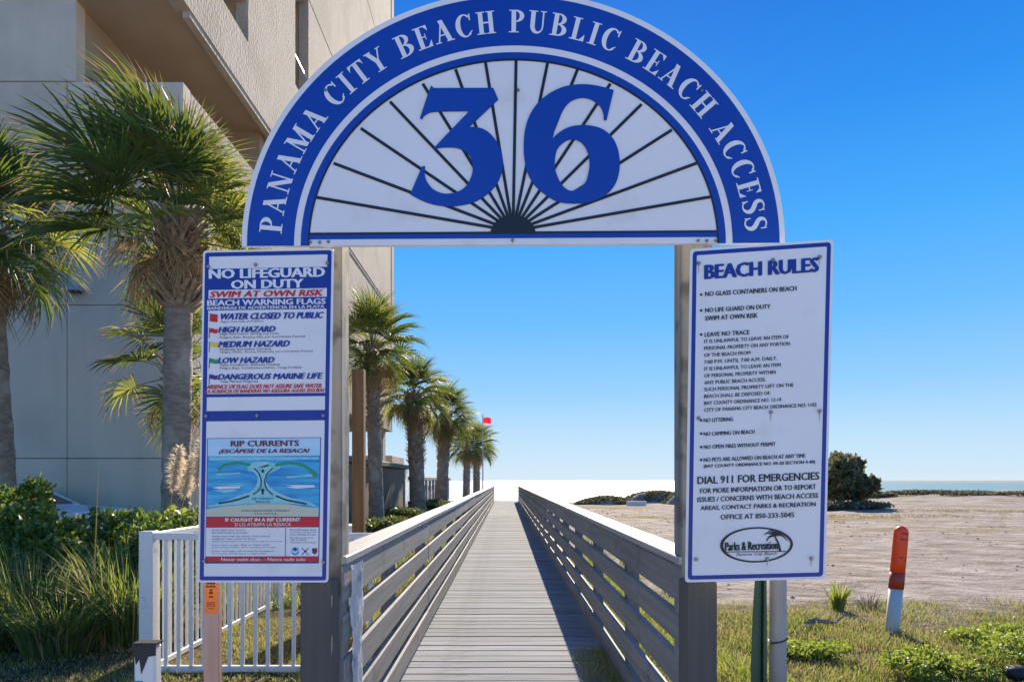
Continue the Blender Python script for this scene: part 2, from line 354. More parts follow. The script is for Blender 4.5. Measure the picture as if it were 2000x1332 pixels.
# ------------------------------------------------------------------ sign drawing kit: pixels of the photograph on a real plane
class Plane:
    def __init__(s, Y, b=0.0, slopes=None): s.a = Y; s.b = b
    def P(s, px, py, off=0.0):
        u = (px-VX)/FPX; w_ = (VY-py)/FPX; y = s.a/(1-s.b*u)
        return Vector((u*y, y-off, EYE+w_*y))
def poly_fill(pl, polys, off, name, m, parent, th=0.0):       # polys: list of closed pixel outlines; separate outlines are separate faces
    b = MB()
    for i, pg in enumerate(polys):
        if len(pg) < 3: continue
        A = sum(pg[j][0]*pg[(j+1)%len(pg)][1]-pg[(j+1)%len(pg)][0]*pg[j][1] for j in range(len(pg)))
        if A > 0: pg = pg[::-1]
        o_ = off + (i % 7)*.00012
        b.add([pl.P(x, y_, o_) for x, y_ in pg], [tuple(range(len(pg)))])
        if th:
            n = len(pg); v = [pl.P(x, y_, o_) for x, y_ in pg] + [pl.P(x, y_, o_-th) for x, y_ in pg]
            b.add(v, [(j, n+j, n+(j+1)%n, (j+1)%n) for j in range(n)] + [tuple(range(2*n-1, n-1, -1))])
    return b.obj(name, m, parent)
def strip(pl, A, B, off, name, m, parent, closed=True):       # ring between two outlines of the same length
    b = MB(); n = len(A); v = [pl.P(*p, off) for p in A] + [pl.P(*p, off) for p in B]
    b.add(v, [(i, (i+1)%n, n+(i+1)%n, n+i) for i in range(n if closed else n-1)])
    return b.obj(name, m, parent)
def rquad(c, inset, r, n=5):                                  # c: TL TR BR BL pixel corners, moved inwards and rounded
    cx = sum(p[0] for p in c)/4; out_ = []
    c = [Vector(p) for p in c]
    q = []
    for i in range(4):
        a = (c[(i+1)%4]-c[i]).normalized(); b_ = (c[i-1]-c[i]).normalized(); q.append((c[i]+a*inset+b_*inset, a, b_))
    for p, a, b_ in q:
        for k in range(n+1):
            t = k/n; out_.append(tuple((p+b_*r)*(1-t)**2 + p*2*t*(1-t) + (p+a*r)*t*t))
    return out_
def text_mesh(s, bold=0.0):
    cu = bpy.data.curves.new('t', 'FONT'); cu.body = s; cu.resolution_u = 2; cu.offset = bold; cu.fill_mode = 'FRONT'
    ob = bpy.data.objects.new('t', cu); me = bpy.data.meshes.new_from_object(ob)
    V = np.zeros(len(me.vertices)*3); me.vertices.foreach_get('co', V); V = V.reshape(-1,3)
    F = [tuple(p.vertices) for p in me.polygons]
    bpy.data.objects.remove(ob); bpy.data.curves.remove(cu); bpy.data.meshes.remove(me)
    return V, F
def lettering(pl, lines, slope, m, parent, off=.0045, name='lettering', bold=.02, shear=0.0):
    # each line: (string, left, right, top at left, bottom at left)
    for (s, xl, xr, yt, yb) in lines:
        b = MB(); V, F = text_mesh(s, 0.0)
        if not len(V): continue
        x0, y0 = V[:,0].min(), V[:,1].min(); x1, y1 = V[:,0].max(), V[:,1].max()
        nb = 1 if bold < .012 else 5 if bold > .042 else 3
        for q in range(nb):
            vs_ = []; dx = (q-(nb-1)/2)*bold*(1.4 if nb == 3 else .78)*(yb-yt)
            dy = 0 if nb == 1 else (.0,.3,-.3,.3,-.3)[q]*bold*(yb-yt)
            for p in V:
                v = (p[1]-y0)/(y1-y0); px = xl+(xr-xl)*(p[0]-x0)/(x1-x0) + shear*(v-.5)*(yb-yt) + dx; py = yb+(yt-yb)*v + dy
                py += slope(py)*(px-xl); vs_.append(pl.P(px, py, off+q*.00012))
            b.add(vs_, F)
        b.obj(name, m, parent)
def bolts(pl, pts, parent, off=.004, r=.0085):
    base = MB(); n = 8
    v = [(math.cos(a)*r, 0, math.sin(a)*r) for a in [2*math.pi*k/n for k in range(n)]] + [(math.cos(a)*r*.75, -.006, math.sin(a)*r*.75) for a in [2*math.pi*k/n for k in range(n)]]
    base.add(v, [(k, (k+1)%n, n+(k+1)%n, n+k) for k in range(n)] + [tuple(range(n, 2*n))])
    me = base.mesh('bolt', M_bolt)
    for p in pts: link('bolt', me, parent, pl.P(*p, off+.001))

# ---------------------------------------------------------------- the arch
PA = Plane(2.90)
arch = empty('arch_sign', (0,0,0), 'blue and white half round arch sign numbered 36 spanning the two tall posts', 'sign')
CX, CY = 1002.5, 478.0
def rot(x, y): return (x, y - .006*(x-CX))
def ell(rx, ry, n=96, clip=None):
    pts = []
    for k in range(n+1):
        t = math.pi*k/n; x = CX-rx*math.cos(t); y = CY-ry*math.sin(t)
        if clip is not None: y = min(y, clip)
        pts.append(rot(x, y))
    return pts
# board with thickness
o_ = ell(530.5, 495); bb = MB(); n = len(o_)
v = [PA.P(*p, 0) for p in o_] + [PA.P(*p, -.02) for p in o_]
bb.add(v, [tuple(range(n))[::-1], tuple(range(n, 2*n))] + [(j, (j+1)%n, n+(j+1)%n, n+j) for j in range(n)])
bb.obj('arch_board', M_white, arch)
strip(PA, ell(520, 484), ell(428, 388), .0010, 'blue_band', M_blue, arch, False)
strip(PA, ell(415, 375), ell(400, 361), .0010, 'inner_band', M_blue, arch, False)
poly_fill(PA, [[rot(588,456), rot(1417,456), rot(1417,466), rot(588,466)]], .0018, 'base_band', M_blue, arch)
arc = ell(401, 362); arc2 = ell(397.5, 358)
strip(PA, arc, arc2, .0026, 'fan_outline', M_black, arch, False)
poly_fill(PA, [[rot(603,453), rot(1402,453), rot(1402,456.8), rot(603,456.8)]], .0030, 'fan_base_line', M_black, arch)
hub = [(1002+44*math.cos(t), 457-36*math.sin(t)) for t in [math.pi*k/16 for k in range(17)]]
poly_fill(PA, [hub], .0042, 'fan_hub', M_black, arch, .001)
for (ex, ey) in [(616,386),(652,320),(705,252),(762,200),(826,165),(890,137),(948,122),(1008,117),(1070,122),(1128,137),(1192,165),(1253,205),(1312,255),(1360,320),(1390,385)]:
    sx, sy = 1002, 452; d = Vector((ex-sx, ey-sy)).normalized(); n_ = Vector((-d.y, d.x))*2.9; s_ = Vector((sx, sy))+d*30; e_ = Vector((ex, ey))
    poly_fill(PA, [[tuple(s_+n_), tuple(e_+n_), tuple(e_-n_), tuple(s_-n_)]], .0034, 'fan_ray', M_black, arch, .0012)
def cm(outline, corners, sub=4):     # smooth outline (Catmull-Rom) except at listed corner indices
    n = len(outline); out_ = []
    for i in range(n):
        p0, p1, p2, p3 = [Vector(outline[(i+j)%n]) for j in (-1,0,1,2)]
        c1, c2 = i in corners, (i+1)%n in corners
        if c1 and c2: out_.append(tuple(p1)); continue
        if c1: p0 = p1*2-p2*1
        if c2: p3 = p2*2-p1*1
        for k in range(sub):
            t = k/sub; out_.append(tuple(.5*((2*p1)+(p2-p0)*t+(2*p0-5*p1+4*p2-p3)*t*t+(3*p1-p0-3*p2+p3)*t**3)))
    return out_
def z2p(p): return (790+p[0]/3.918, 140+p[1]/3.918)
three = [(205,115),(225,134),(680,133),(718,222),(548,383),(497,430),(530,430),(600,445),(660,485),(715,560),(745,650),(752,730),(735,810),(690,890),(620,955),(530,1005),(420,1032),(320,1036),(220,1022),(130,990),(45,945),(115,780),(135,730),(160,730),(155,790),(175,850),(220,905),(290,937),(360,937),(430,915),(480,870),(515,800),(522,730),(505,660),(460,615),(400,592),(320,587),(220,597),(495,310),(240,315),(180,330),(150,350),(135,375),(120,365),(180,180)]
six = [(1600,150),(1545,380),(1525,378),(1520,330),(1500,280),(1450,235),(1385,210),(1320,215),(1260,245),(1215,300),(1175,390),(1150,450),(1132,520),(1180,475),(1250,435),(1330,418),(1420,420),(1510,445),(1580,500),(1625,580),(1645,680),(1640,780),(1610,870),(1550,940),(1470,985),(1380,1010),(1270,1015),(1170,1000),(1080,950),(1000,880),(945,790),(920,690),(912,590),(920,470),(950,360),(1010,260),(1100,180),(1200,130),(1300,108),(1400,106),(1500,122)]
sixh = [(1290,525),(1345,545),(1385,590),(1410,660),(1415,730),(1400,810),(1375,865),(1320,905),(1270,918),(1220,890),(1180,830),(1155,760),(1150,690),(1165,610),(1205,560),(1250,532)]
def filled(loops, off, th, name, m, parent):
    cu = bpy.data.curves.new('c', 'CURVE'); cu.dimensions = '2D'; cu.fill_mode = 'BOTH'
    for lp in loops:
        s = cu.splines.new('POLY'); s.points.add(len(lp)-1); s.use_cyclic_u = True
        for i, p in enumerate(lp): s.points[i].co = (p[0]/100, -p[1]/100, 0, 1)
    ob = bpy.data.objects.new('c', cu); me = bpy.data.meshes.new_from_object(ob)
    b = MB(); V = [(v.co.x*100, -v.co.y*100) for v in me.vertices]
    F = []
    for p in me.polygons: F.append(tuple(p.vertices))
    b.add([PA.P(x, y_, off) for x, y_ in V], F)
    for lp in loops:
        n = len(lp); b.add([PA.P(*p, off) for p in lp] + [PA.P(*p, off-th) for p in lp], [(j, n+j, n+(j+1)%n, (j+1)%n) for j in range(n)])
    bpy.data.objects.remove(ob); bpy.data.curves.remove(cu); bpy.data.meshes.remove(me)
    return b.obj(name, m, parent)
filled([[z2p(p) for p in cm(three, {0,1,2,3,4,5,6,20,22,23,37,38,42,43,44})]], .0060, .003, 'numeral_three', M_blue, arch)
filled([[z2p(p) for p in cm(six, {0,1,2,12})], [z2p(p) for p in cm(sixh, set())]], .0060, .003, 'numeral_six', M_blue, arch)

# serif capitals for the arch, drawn as pieces in a unit-high cell
def rect(x0, y0, x1, y1): return [(x0,y0),(x1,y0),(x1,y1),(x0,y1)]
def ringseg(cx, cy, rx, ry, icx, irx, iry, a0, a1, n=14):
    ou = []; inn = []
    for k in range(n+1):
        a = R(a0+(a1-a0)*k/n); ou.append((cx+rx*math.cos(a), cy+ry*math.sin(a))); inn.append((icx+irx*math.cos(a), cy+iry*math.sin(a)))
    return [[ou[k], ou[k+1], inn[k+1], inn[k]] for k in range(n)]
def slab(x, y, w_=.34, h=.045): return rect(x-w_/2, y, x+w_/2, y+h)
def diag(x0, y0, x1, y1, w_): return [(x0-w_/2,y0),(x0+w_/2,y0),(x1+w_/2,y1),(x1-w_/2,y1)]
def stroke(pts, ws):
    q = []; L_ = []; Rr = []
    for i, p in enumerate(pts):
        d = (Vector(pts[min(i+1,len(pts)-1)])-Vector(pts[max(0,i-1)])).normalized(); n_ = Vector((-d.y, d.x))*ws[i]/2
        L_.append(tuple(Vector(p)+n_)); Rr.append(tuple(Vector(p)-n_))
    return [[L_[i], L_[i+1], Rr[i+1], Rr[i]] for i in range(len(pts)-1)]
S = .955
WX = 1.10
def Lt(c):
    w_, p_ = Lt0(c); return w_*WX, [[(x*WX, y_) for x, y_ in pg] for pg in p_]
def Lt0(c):
    if c == 'P': return .64, [rect(.12,0,.30,1), slab(.21,0,.40), rect(.02,S,.3,1)] + ringseg(.30,.73,.33,.27,.28,.17,.215,-90,90)
    if c == 'B': return .70, [rect(.12,0,.30,1), rect(.02,0,.32,.045), rect(.02,S,.32,1)] + ringseg(.30,.75,.32,.25,.28,.17,.20,-90,90) + ringseg(.32,.27,.36,.27,.29,.20,.215,-90,90)
    if c == 'A': return .76, [diag(.12,0,.40,1,.06), diag(.60,0,.36,1,.19), rect(.20,.30,.56,.36), slab(.11,0,.24), slab(.62,0,.32)]
    if c == 'N': return .78, [rect(.12,0,.18,1), rect(.60,0,.66,1), diag(.60,0,.15,1,.19), slab(.15,0,.26), slab(.63,S,.26), rect(0,S,.2,1)]
    if c == 'M': return .96, [rect(.12,0,.18,1), rect(.68,0,.87,1), diag(.47,.05,.18,1,.19), diag(.46,.05,.74,1,.07), slab(.15,0,.26), slab(.775,0,.34), rect(0,S,.2,1), rect(.7,S,.96,1)]
    if c == 'C': return .70, ringseg(.38,.5,.36,.52,.41,.19,.455,48,312,24) + [[(.60,.70),(.65,.70),(.66,1.0),(.63,1.0),(.585,.90)], stroke([(.54,.12),(.66,.24)],[.07,.03])[0]]
    if c == 'I': return .40, [rect(.11,0,.29,1), slab(.20,0,.38), slab(.20,S,.38)]
    if c == 'T': return .68, [rect(.25,0,.43,1), slab(.34,0,.38), rect(.02,.94,.66,1), rect(.02,.74,.05,1), rect(.63,.74,.66,1), [(.05,.94),(.05,.80),(.16,.94)], [(.63,.80),(.63,.94),(.52,.94)]]
    if c == 'Y': return .74, [rect(.28,0,.46,.5), diag(.37,.42,.13,1,.19), diag(.39,.42,.63,1,.06), slab(.37,0,.38), slab(.13,S,.30), slab(.63,S,.22)]
    if c == 'E': return .66, [rect(.12,0,.30,1), rect(.02,0,.62,.05), rect(.02,.95,.60,1), rect(.30,.485,.46,.535), rect(.43,.37,.46,.65), rect(.57,.75,.60,1), rect(.60,0,.63,.28), [(.45,.95),(.57,.78),(.57,.95)], [(.45,.05),(.60,.05),(.60,.24)]]
    if c == 'H': return .82, [rect(.12,0,.30,1), rect(.52,0,.70,1), rect(.3,.47,.52,.54), slab(.21,0,.36), slab(.61,0,.36), slab(.21,S,.36), slab(.61,S,.36)]
    if c == 'U': return .78, [rect(.11,.3,.29,1), rect(.58,.3,.64,1), slab(.20,S,.36), slab(.61,S,.24)] + ringseg(.375,.32,.265,.34,.435,.145,.24,180,360)
    if c == 'L': return .64, [rect(.12,0,.30,1), rect(.02,0,.60,.05), rect(.02,S,.40,1), rect(.58,0,.61,.30), [(.42,.05),(.58,.05),(.58,.26)]]
    if c == 'S':
        pts = [(.49,.77),(.46,.90),(.36,.965),(.25,.97),(.14,.90),(.11,.77),(.16,.64),(.28,.55),(.40,.46),(.48,.34),(.47,.18),(.38,.065),(.26,.03),(.14,.08),(.08,.22)]
        ws = [.03,.05,.06,.075,.11,.15,.18,.20,.20,.18,.14,.09,.065,.06,.04]
        return .56, stroke(cm_open(pts), [float(np.interp(i/4, range(15), ws)) for i in range(57)]) + [rect(.475,.70,.515,.98), rect(.055,.02,.095,.30)]
    return .24, []
def cm_open(pts, sub=4):
    out_ = []
    for i in range(len(pts)-1):
        p0, p1, p2, p3 = [Vector(pts[min(max(i+j,0),len(pts)-1)]) for j in (-1,0,1,2)]
        for k in range(sub):
            t = k/sub; out_.append(tuple(.5*((2*p1)+(p2-p0)*t+(2*p0-5*p1+4*p2-p3)*t*t+(3*p1-p0-3*p2+p3)*t**3)))
    return out_+[pts[-1]]
RXB, RYB, H_ = 452.5, 413.0, 44.0
txt = 'PANAMA CITY BEACH PUBLIC BEACH ACCESS'
T0, T1 = R(3.2), R(176.8)
tt = np.linspace(T0, T1, 2000); ex_ = CX-(RXB+18)*np.cos(tt); ey_ = CY-(RYB+18)*np.sin(tt)
arcl = np.concatenate([[0], np.cumsum(np.hypot(np.diff(ex_), np.diff(ey_)))])
wid = [Lt(c)[0] for c in txt]; gap = (arcl[-1] - sum(wid)*H_)/(len(txt)-1)
s_ = 0
for ci, c in enumerate(txt):
    tb = MB(); w_, polys = Lt(c); mid = s_+w_*H_/2; t = float(np.interp(mid, arcl, tt)); s_ += w_*H_+gap
    bx, by = CX-RXB*math.cos(t), CY-RYB*math.sin(t)
    tg = Vector((RXB*math.sin(t), -RYB*math.cos(t))).normalized(); up = Vector((tg.y, -tg.x))
    for pi_, pg in enumerate(polys):
        P_ = [rot(*(Vector((bx,by)) + tg*((x-w_/2)*H_) + up*(y_*H_))) for x, y_ in pg]
        A = sum(P_[j][0]*P_[(j+1)%len(P_)][1]-P_[(j+1)%len(P_)][0]*P_[j][1] for j in range(len(P_)))
        if A > 0: P_ = P_[::-1]
        tb.add([PA.P(x, y_, .0022+pi_*.00004) for x, y_ in P_], [tuple(range(len(P_)))])
    if polys: tb.obj('letter', M_white, arch)
bolts(PA, [(636,178),(1370,180),(1012,178),(1001,470),(607,474),(625,474),(642,473),(1363,471),(1380,471),(1397,471)], arch, .004, .007)

M_rust = mat('rust_stain', (.50,.43,.36), (.62,.56,.50), .6, (300,300,60))
for (rx_, ry_, rl_) in ((1001,471,6),(625,475,4),(1380,472,5)): poly_fill(PA, [[(rx_-1.6,ry_),(rx_+1.6,ry_),(rx_+.6,ry_+rl_),(rx_-.7,ry_+rl_*.8)]], .0016, 'rust_stain', M_rust, arch)
# ---------------------------------------------------------------- left sign: lifeguard warning
PLs = Plane(2.915)
ls = empty('lifeguard_sign', (0,0,0), 'blue bordered NO LIFEGUARD ON DUTY sign with warning flags and rip current poster', 'sign')
LC = [(397,490),(652,485),(641,1137),(386,1137)]
def panel(pl, c, parent, th=.004):
    q = rquad(c, 0, 7); b = MB(); n = len(q); v = [pl.P(*p, 0) for p in q] + [pl.P(*p, -th) for p in q]
    b.add(v, [tuple(range(n))[::-1], tuple(range(n, 2*n))] + [(j, (j+1)%n, n+(j+1)%n, n+j) for j in range(n)])
    b.obj('panel', M_white, parent)
panel(PLs, LC, ls)
strip(PLs, rquad(LC, 4, 5), rquad(LC, 12, 2), .0008, 'border', M_blue2, ls)
def lsl(py): return -.02*(1137-py)/650
def lq(x0, x1, y0, y1): return [(x0+(815-y0)*.017, y0+lsl(y0)*(x0-400)), (x1+(815-y0)*.017, y0+lsl(y0)*(x1-400)), (x1+(815-y1)*.017, y1+lsl(y1)*(x1-400)), (x0+(815-y1)*.017, y1+lsl(y1)*(x0-400))]
for q_ in (lq(402,636,526,567), lq(402,636,584,607), lq(402,636,770,776), lq(402,636,803,823)): poly_fill(PLs, [q_], .0014, 'blue_panel', M_blue2, ls)
lettering(PLs, [('NO LIFEGUARD',410,634,527,545), ('ON DUTY',453,592,548,565)], lsl, M_white, ls, .003, bold=.06)
lettering(PLs, [('SWIM AT OWN RISK',412,631,570,582)], lsl, M_red, ls, .003, bold=.055, shear=.3)
lettering(PLs, [('BEACH WARNING FLAGS',406,636,587,598), ('BANDERAS DE ADVERTENCIA EN LA PLAYA',406,634,600,605.5)], lsl, M_white, ls, .003, bold=.05)
lettering(PLs, [('WATER CLOSED TO PUBLIC',431,631,613,625), ('HIGH HAZARD',429,538,639,650), ('MEDIUM HAZARD',429,566,667.5,679), ('LOW HAZARD',428,536,699,710), ('DANGEROUS MARINE LIFE',428,629,731,742)], lsl, M_blue2, ls, .003, bold=.055, shear=.3)
lettering(PLs, [('Agua Cerrada al Publico',431,515,627,631.5), ('High Surf and/or Strong Currents',430,545,651,656), ('Peligro Alto, Resaca Alta y/o Corrientes Fuertes',430,597,657.5,662.5), ('Moderate Surf and/or Currents',430,530,680.5,685), ('Peligro Medio, Resaca Moderada y/o Corrientes Fuertes',430,612,686.5,691), ('Calm Conditions, Exercise Caution',430,547,711,716), ('Peligro Bajo, Condiciones Calmas, Tenga Cuidado',430,590,717.5,722.5), ('Vida Marina Peligrosa',431,505,743.5,749)], lsl, M_black, ls, .003, bold=.01)
lettering(PLs, [('ABSENCE OF FLAG DOES NOT ASSURE SAFE WATER',405,629,752,760), ('LA AUSENCIA DE BANDERAS NO ASEGURA AGUAS SEGURAS',402,634,761.5,768.5)], lsl, M_red, ls, .003, bold=.04, shear=.3)
for (fy, m_) in ((613,M_red),(641,M_red),(668,M_yellow),(700,M_green),(731,M_purple)):
    F_ = [(411,fy),(416,fy+1),(421,fy+3),(426,fy+2),(425,fy+10),(420,fy+11),(415,fy+9),(410,fy+9)]
    if fy == 613: F_ = [(411,fy),(426,fy+2),(425,fy+17),(418,fy+16),(410,fy+15)]
    poly_fill(PLs, [F_], .003, 'warning_flag', m_, ls)
for f in (641,668,700,731): poly_fill(PLs, [[(409.4,f),(410.6,f),(409.6,f+20),(408.4,f+20)]], .0032, 'flag_staff', M_black, ls)
# rip current poster
poly_fill(PLs, [lq(406,628,856,1100)], .0014, 'poster_edge', M_blue2, ls)
poly_fill(PLs, [lq(407.5,626.5,857,891)], .0022, 'poster_sky', M_psky, ls)
poly_fill(PLs, [lq(407.5,626.5,891,1008)], .0022, 'poster_sea', M_psea, ls)
poly_fill(PLs, [[(404,994),(440,988),(500,984),(560,984),(600,990),(623,992),(622,1008.5),(403.5,1008.5)]], .0030, 'poster_beach', M_psand, ls)
hg = [(404,990),(440,978),(470,966),(490,960),(500,948),(504,935),(497,922),(484,918),(490,905),(512,901),(540,905),(548,914),(528,924),(520,937),(528,950),(545,962),(570,972),(600,978),(622,990),(600,986),(560,983),(500,983),(440,987)]
poly_fill(PLs, [cm(hg, set(), 3)], .0036, 'poster_current', M_pshal, ls)
poly_fill(PLs, [[(409,892.5),(623,892.5),(623,897),(409,899)], [(420,925),(470,922),(470,925),(430,928)], [(560,930),(610,926),(612,930),(560,934)], [(415,957),(460,955),(466,958),(440,962)], [(420,945),(480,946),(470,949)], [(545,945),(610,948),(600,952)]], .0028, 'poster_ripples', M_pshal, ls)
poly_fill(PLs, [[(415,952),(430,949.5),(470,949.5),(470,953),(430,955)], [(560,951),(580,947),(614,947),(616,951),(580,954)]], .0040, 'poster_waves', M_white, ls)
poly_fill(PLs, [q for q in stroke(cm_open([(427,917),(440,908),(465,904),(490,908)]), [9]+[4.5]*12)] + [q for q in stroke(cm_open([(538,909),(565,904),(590,908),(605,917),(618,930)]), [4.5]*12+[5,6,7,8,9])], .0048, 'poster_green_arrows', M_green, ls)
poly_fill(PLs, stroke(cm_open([(428,983),(450,979),(470,974),(488,968)]), [3]*13) + stroke(cm_open([(540,968),(560,976),(580,980),(600,984)]), [3]*13) + stroke(cm_open([(495,966),(508,955),(511,940),(507,925),(497,914)]), [2]*17) + stroke(cm_open([(534,966),(522,955),(518,940),(523,925),(534,914)]), [2]*17) + [[(512,965),(512,958),(509.5,958),(514,953),(518.5,958),(516,958),(516,965)], [(512,923),(512,920),(510,920),(514.5,916),(518,920),(516,920),(516,923)], [(505,913),(525,907),(527,909),(518,912)]], .0056, 'poster_black_arrows', M_black, ls)
lettering(PLs, [('RIP CURRENTS',452,584,861,872)], lsl, M_maroon, ls, .004, bold=.05)
lettering(PLs, [('\u00a1ESC\u00c1PESE DE LA RESACA!',430,604,875.5,887)], lsl, M_maroon, ls, .004, bold=.045, shear=.3)
lettering(PLs, [('RIP CURRENT',494,535,972,975.5), ('RESACA',501,528,978,981.5), ('www.ripcurrents.noaa.gov',472,566,995,999.5)], lsl, M_black, ls, .0062, bold=.008)
lettering(PLs, [('www.usla.org',497,541,1001,1005)], lsl, M_maroon, ls, .0062, bold=.005)
for q_ in (lq(407.5,626.5,1010,1029), lq(407,626.5,1087,1096.5)): poly_fill(PLs, [q_], .0024, 'red_band', M_red, ls)
poly_fill(PLs, [lq(407,626.5,1030,1086)], .0022, 'text_panel', M_white, ls)
poly_fill(PLs, [[(558,1030),(559.2,1030),(558.2,1086),(557,1086)]], .003, 'divider', M_navy, ls)
lettering(PLs, [('IF CAUGHT IN A RIP CURRENT',441,587,1011.5,1018)], lsl, M_white, ls, .0034, bold=.05)
lettering(PLs, [('SI LO ATRAPA LA RESACA',459,569,1020.5,1027)], lsl, M_white, ls, .0034, bold=.008)
lettering(PLs, [('Never swim alone - Nunca nade solo',433,597,1088.5,1095)], lsl, M_white, ls, .0034, bold=.015)
lettering(PLs, [("Don't fight the current",415,480,1033,1037), ('Swim even with the shore, until current',415,528,1045,1049), ('weakens, then swim to shore',415,500,1050,1054), ("If you can't escape, float or tread water",415,528,1062,1066), ('If you need help, call or wave for assistance',415,535,1074,1078), ('More information about',567,618,1032.5,1036), ('rip currents can be found',567,618,1037.5,1041), ('at the following web sites',567,618,1042,1046)], lsl, M_navy, ls, .003, bold=.004)
lettering(PLs, [('No luche contra la corriente',415,484,1038,1041.5), ('Nade en paralelo a la costa hasta que la corriente',415,551,1055.5,1059), ('Si no puede escapar, flote o patalee en el agua',415,540,1067,1070.5), ('Si necesita ayuda llame o haga senas',415,520,1079,1082.5), ('Mas informacion en los',567,613,1048,1051), ('sitios de internet',567,600,1052,1055), ('www.ripcurrents.noaa.gov',567,618,1057.5,1061)], lsl, M_maroon, ls, .003, bold=.002)
cir = lambda cx, cy, r, n=14: [(cx+r*math.cos(2*math.pi*k/n), cy+r*math.sin(2*math.pi*k/n)) for k in range(n)]
poly_fill(PLs, [cir(577,1076,7.8)], .0030, 'round_emblem', M_psea, ls)
poly_fill(PLs, [[(570,1073),(577,1077),(584,1073),(583,1076),(577,1080),(571,1077)]], .0036, 'emblem_gull', M_white, ls)
poly_fill(PLs, [cir(577,1071.5,3,8)], .0034, 'emblem_disc', M_navy, ls)
poly_fill(PLs, [stroke([(590,1070),(603,1083)],[1.6,1.6])[0], stroke([(603,1070),(590,1083)],[1.6,1.6])[0], cir(596.5,1076,2.6,8)], .0030, 'crossed_emblem', M_navy, ls)
poly_fill(PLs, [[(610,1070),(620,1070),(620,1078),(615,1083),(610,1078)]], .0030, 'shield_emblem', M_maroon, ls)
bolts(PLs, [(408,522),(500,518),(640,515),(404,813),(503,812),(632,812),(400,1095),(508,1092),(632,1097)], ls, .004)

# ---------------------------------------------------------------- right sign: beach rules
PRs = Plane(2.93, -.16)
PRs.a = 2.93 * (1 + .16*(1348-VX)/FPX) * .985
rs = empty('beach_rules_sign', (0,0,0), 'white BEACH RULES sign with blue border on the post by the sandy lot', 'sign')
RC = [(1348,487),(1628,468),(1612,1130),(1338,1137)]
panel(PRs, RC, rs)
strip(PRs, rquad(RC, 5, 8), rquad(RC, 13, 3), .0008, 'border', M_blue2, rs)
def rsl(py): return -.026 - .044*max(0, (1130-py))/650
lettering(PRs, [('BEACH RULES',1377,1597,518.5,546)], rsl, M_blue2, rs, .003, bold=.055)
rl = [('NO GLASS CONTAINERS ON BEACH',1377,1555,570.5,579.5), ('NO LIFE GUARD ON DUTY',1377,1504,602.5,611), ('SWIM AT OWN RISK',1377,1479,618,627), ('LEAVE NO TRACE',1376,1463,650,658.5)]
lettering(PRs, rl, rsl, M_black, rs, .003, bold=.03)
sm = [('IT IS UNLAWFUL TO LEAVE AN ITEM OF',1540),('PERSONAL PROPERTY ON ANY PORTION',1542),('OF THE BEACH FROM',1465),('7:00 P.M. UNTIL 7:00 A.M. DAILY.',1517),('IT IS UNLAWFUL TO LEAVE AN ITEM',1524),('OF PERSONAL PROPERTY WITHIN',1514),('ANY PUBLIC BEACH ACCESS.',1495),('SUCH PERSONAL PROPERTY LEFT ON THE',1549),('BEACH SHALL BE DISPOSED OF.',1505),('BAY COUNTY ORDINANCE NO: 12-14',1525),('CITY OF PANAMA CITY BEACH ORDINANCE NO: 1102',1594)]
lettering(PRs, [(s, 1375, xr, 664+i*13.35, 671+i*13.35) for i, (s, xr) in enumerate(sm)], rsl, M_black, rs, .003, bold=.02)
lettering(PRs, [('NO LITTERING',1374,1431,817.5,825), ('NO CAMPING ON BEACH',1374,1473,844,851.5), ('NO OPEN FIRES WITHOUT PERMIT',1374,1514,869.5,877), ('NO PETS ARE ALLOWED ON BEACH AT ANY TIME',1374,1572,894.5,902), ('(BAY COUNTY ORDINANCE NO. 09-20 SECTION 4-40)',1374,1591,907.5,915.5)], rsl, M_black, rs, .003, bold=.028)
lettering(PRs, [('DIAL 911 FOR EMERGENCIES',1362,1599,931,945.5)], rsl, M_black, rs, .003, bold=.03)
lettering(PRs, [('FOR MORE INFORMATION OR TO REPORT',1367,1593,954,963.5), ('ISSUES / CONCERNS WITH BEACH ACCESS',1362,1597,971,980.5), ('AREAS, CONTACT PARKS & RECREATION',1368,1592,988,997.5), ('OFFICE AT 850-233-5045',1407,1550,1005,1014.5)], rsl, M_black, rs, .003, bold=.028)
for y_ in (576,607,654,821,847,873,898): poly_fill(PRs, [cir(1369,y_,2.6,8)], .003, 'bullet', M_black, rs)
eo = [(1477+71*math.cos(t), 1063.5+34.5*math.sin(t)-.02*71*math.cos(t)) for t in [2*math.pi*k/48 for k in range(48)]]
ei = [(1477.5+65.5*math.cos(t), 1063.5+31.5*math.sin(t)-.02*65*math.cos(t)) for t in [2*math.pi*k/48 for k in range(48)]]
strip(PRs, ei, eo, .003, 'logo_oval', M_black, rs)
lettering(PRs, [('Parks & Recreation',1416,1518,1059,1075)], rsl, M_black, rs, .0032, bold=.04, name='logo_lettering')
lettering(PRs, [('Panama City Beach',1438,1516,1079.5,1087)], rsl, M_black, rs, .0032, bold=.0, name='logo_lettering', shear=.5)
pal = stroke(cm_open([(1512,1046),(1517,1056),(1521,1066),(1522.5,1076)]), [2.5+.2*i for i in range(13)])
for pts in ([(1512,1044),(1500,1040),(1492,1044)], [(1512,1045),(1502,1048),(1496,1057)], [(1512,1044),(1508,1037),(1500,1036)], [(1512,1043),(1522,1040),(1534,1046),(1541,1054)], [(1512,1045),(1522,1044),(1530,1048),(1538,1056)], [(1512,1043),(1516,1036),(1526,1038)]):
    c_ = cm_open(pts); pal += stroke(c_, [max(.6, 4.5*(1-i/len(c_))+.8) for i in range(len(c_))])
poly_fill(PRs, pal + [[(1416,1076.5),(1534,1075.5),(1534,1077),(1416,1078)]], .0040, 'logo_palm', M_black, rs)
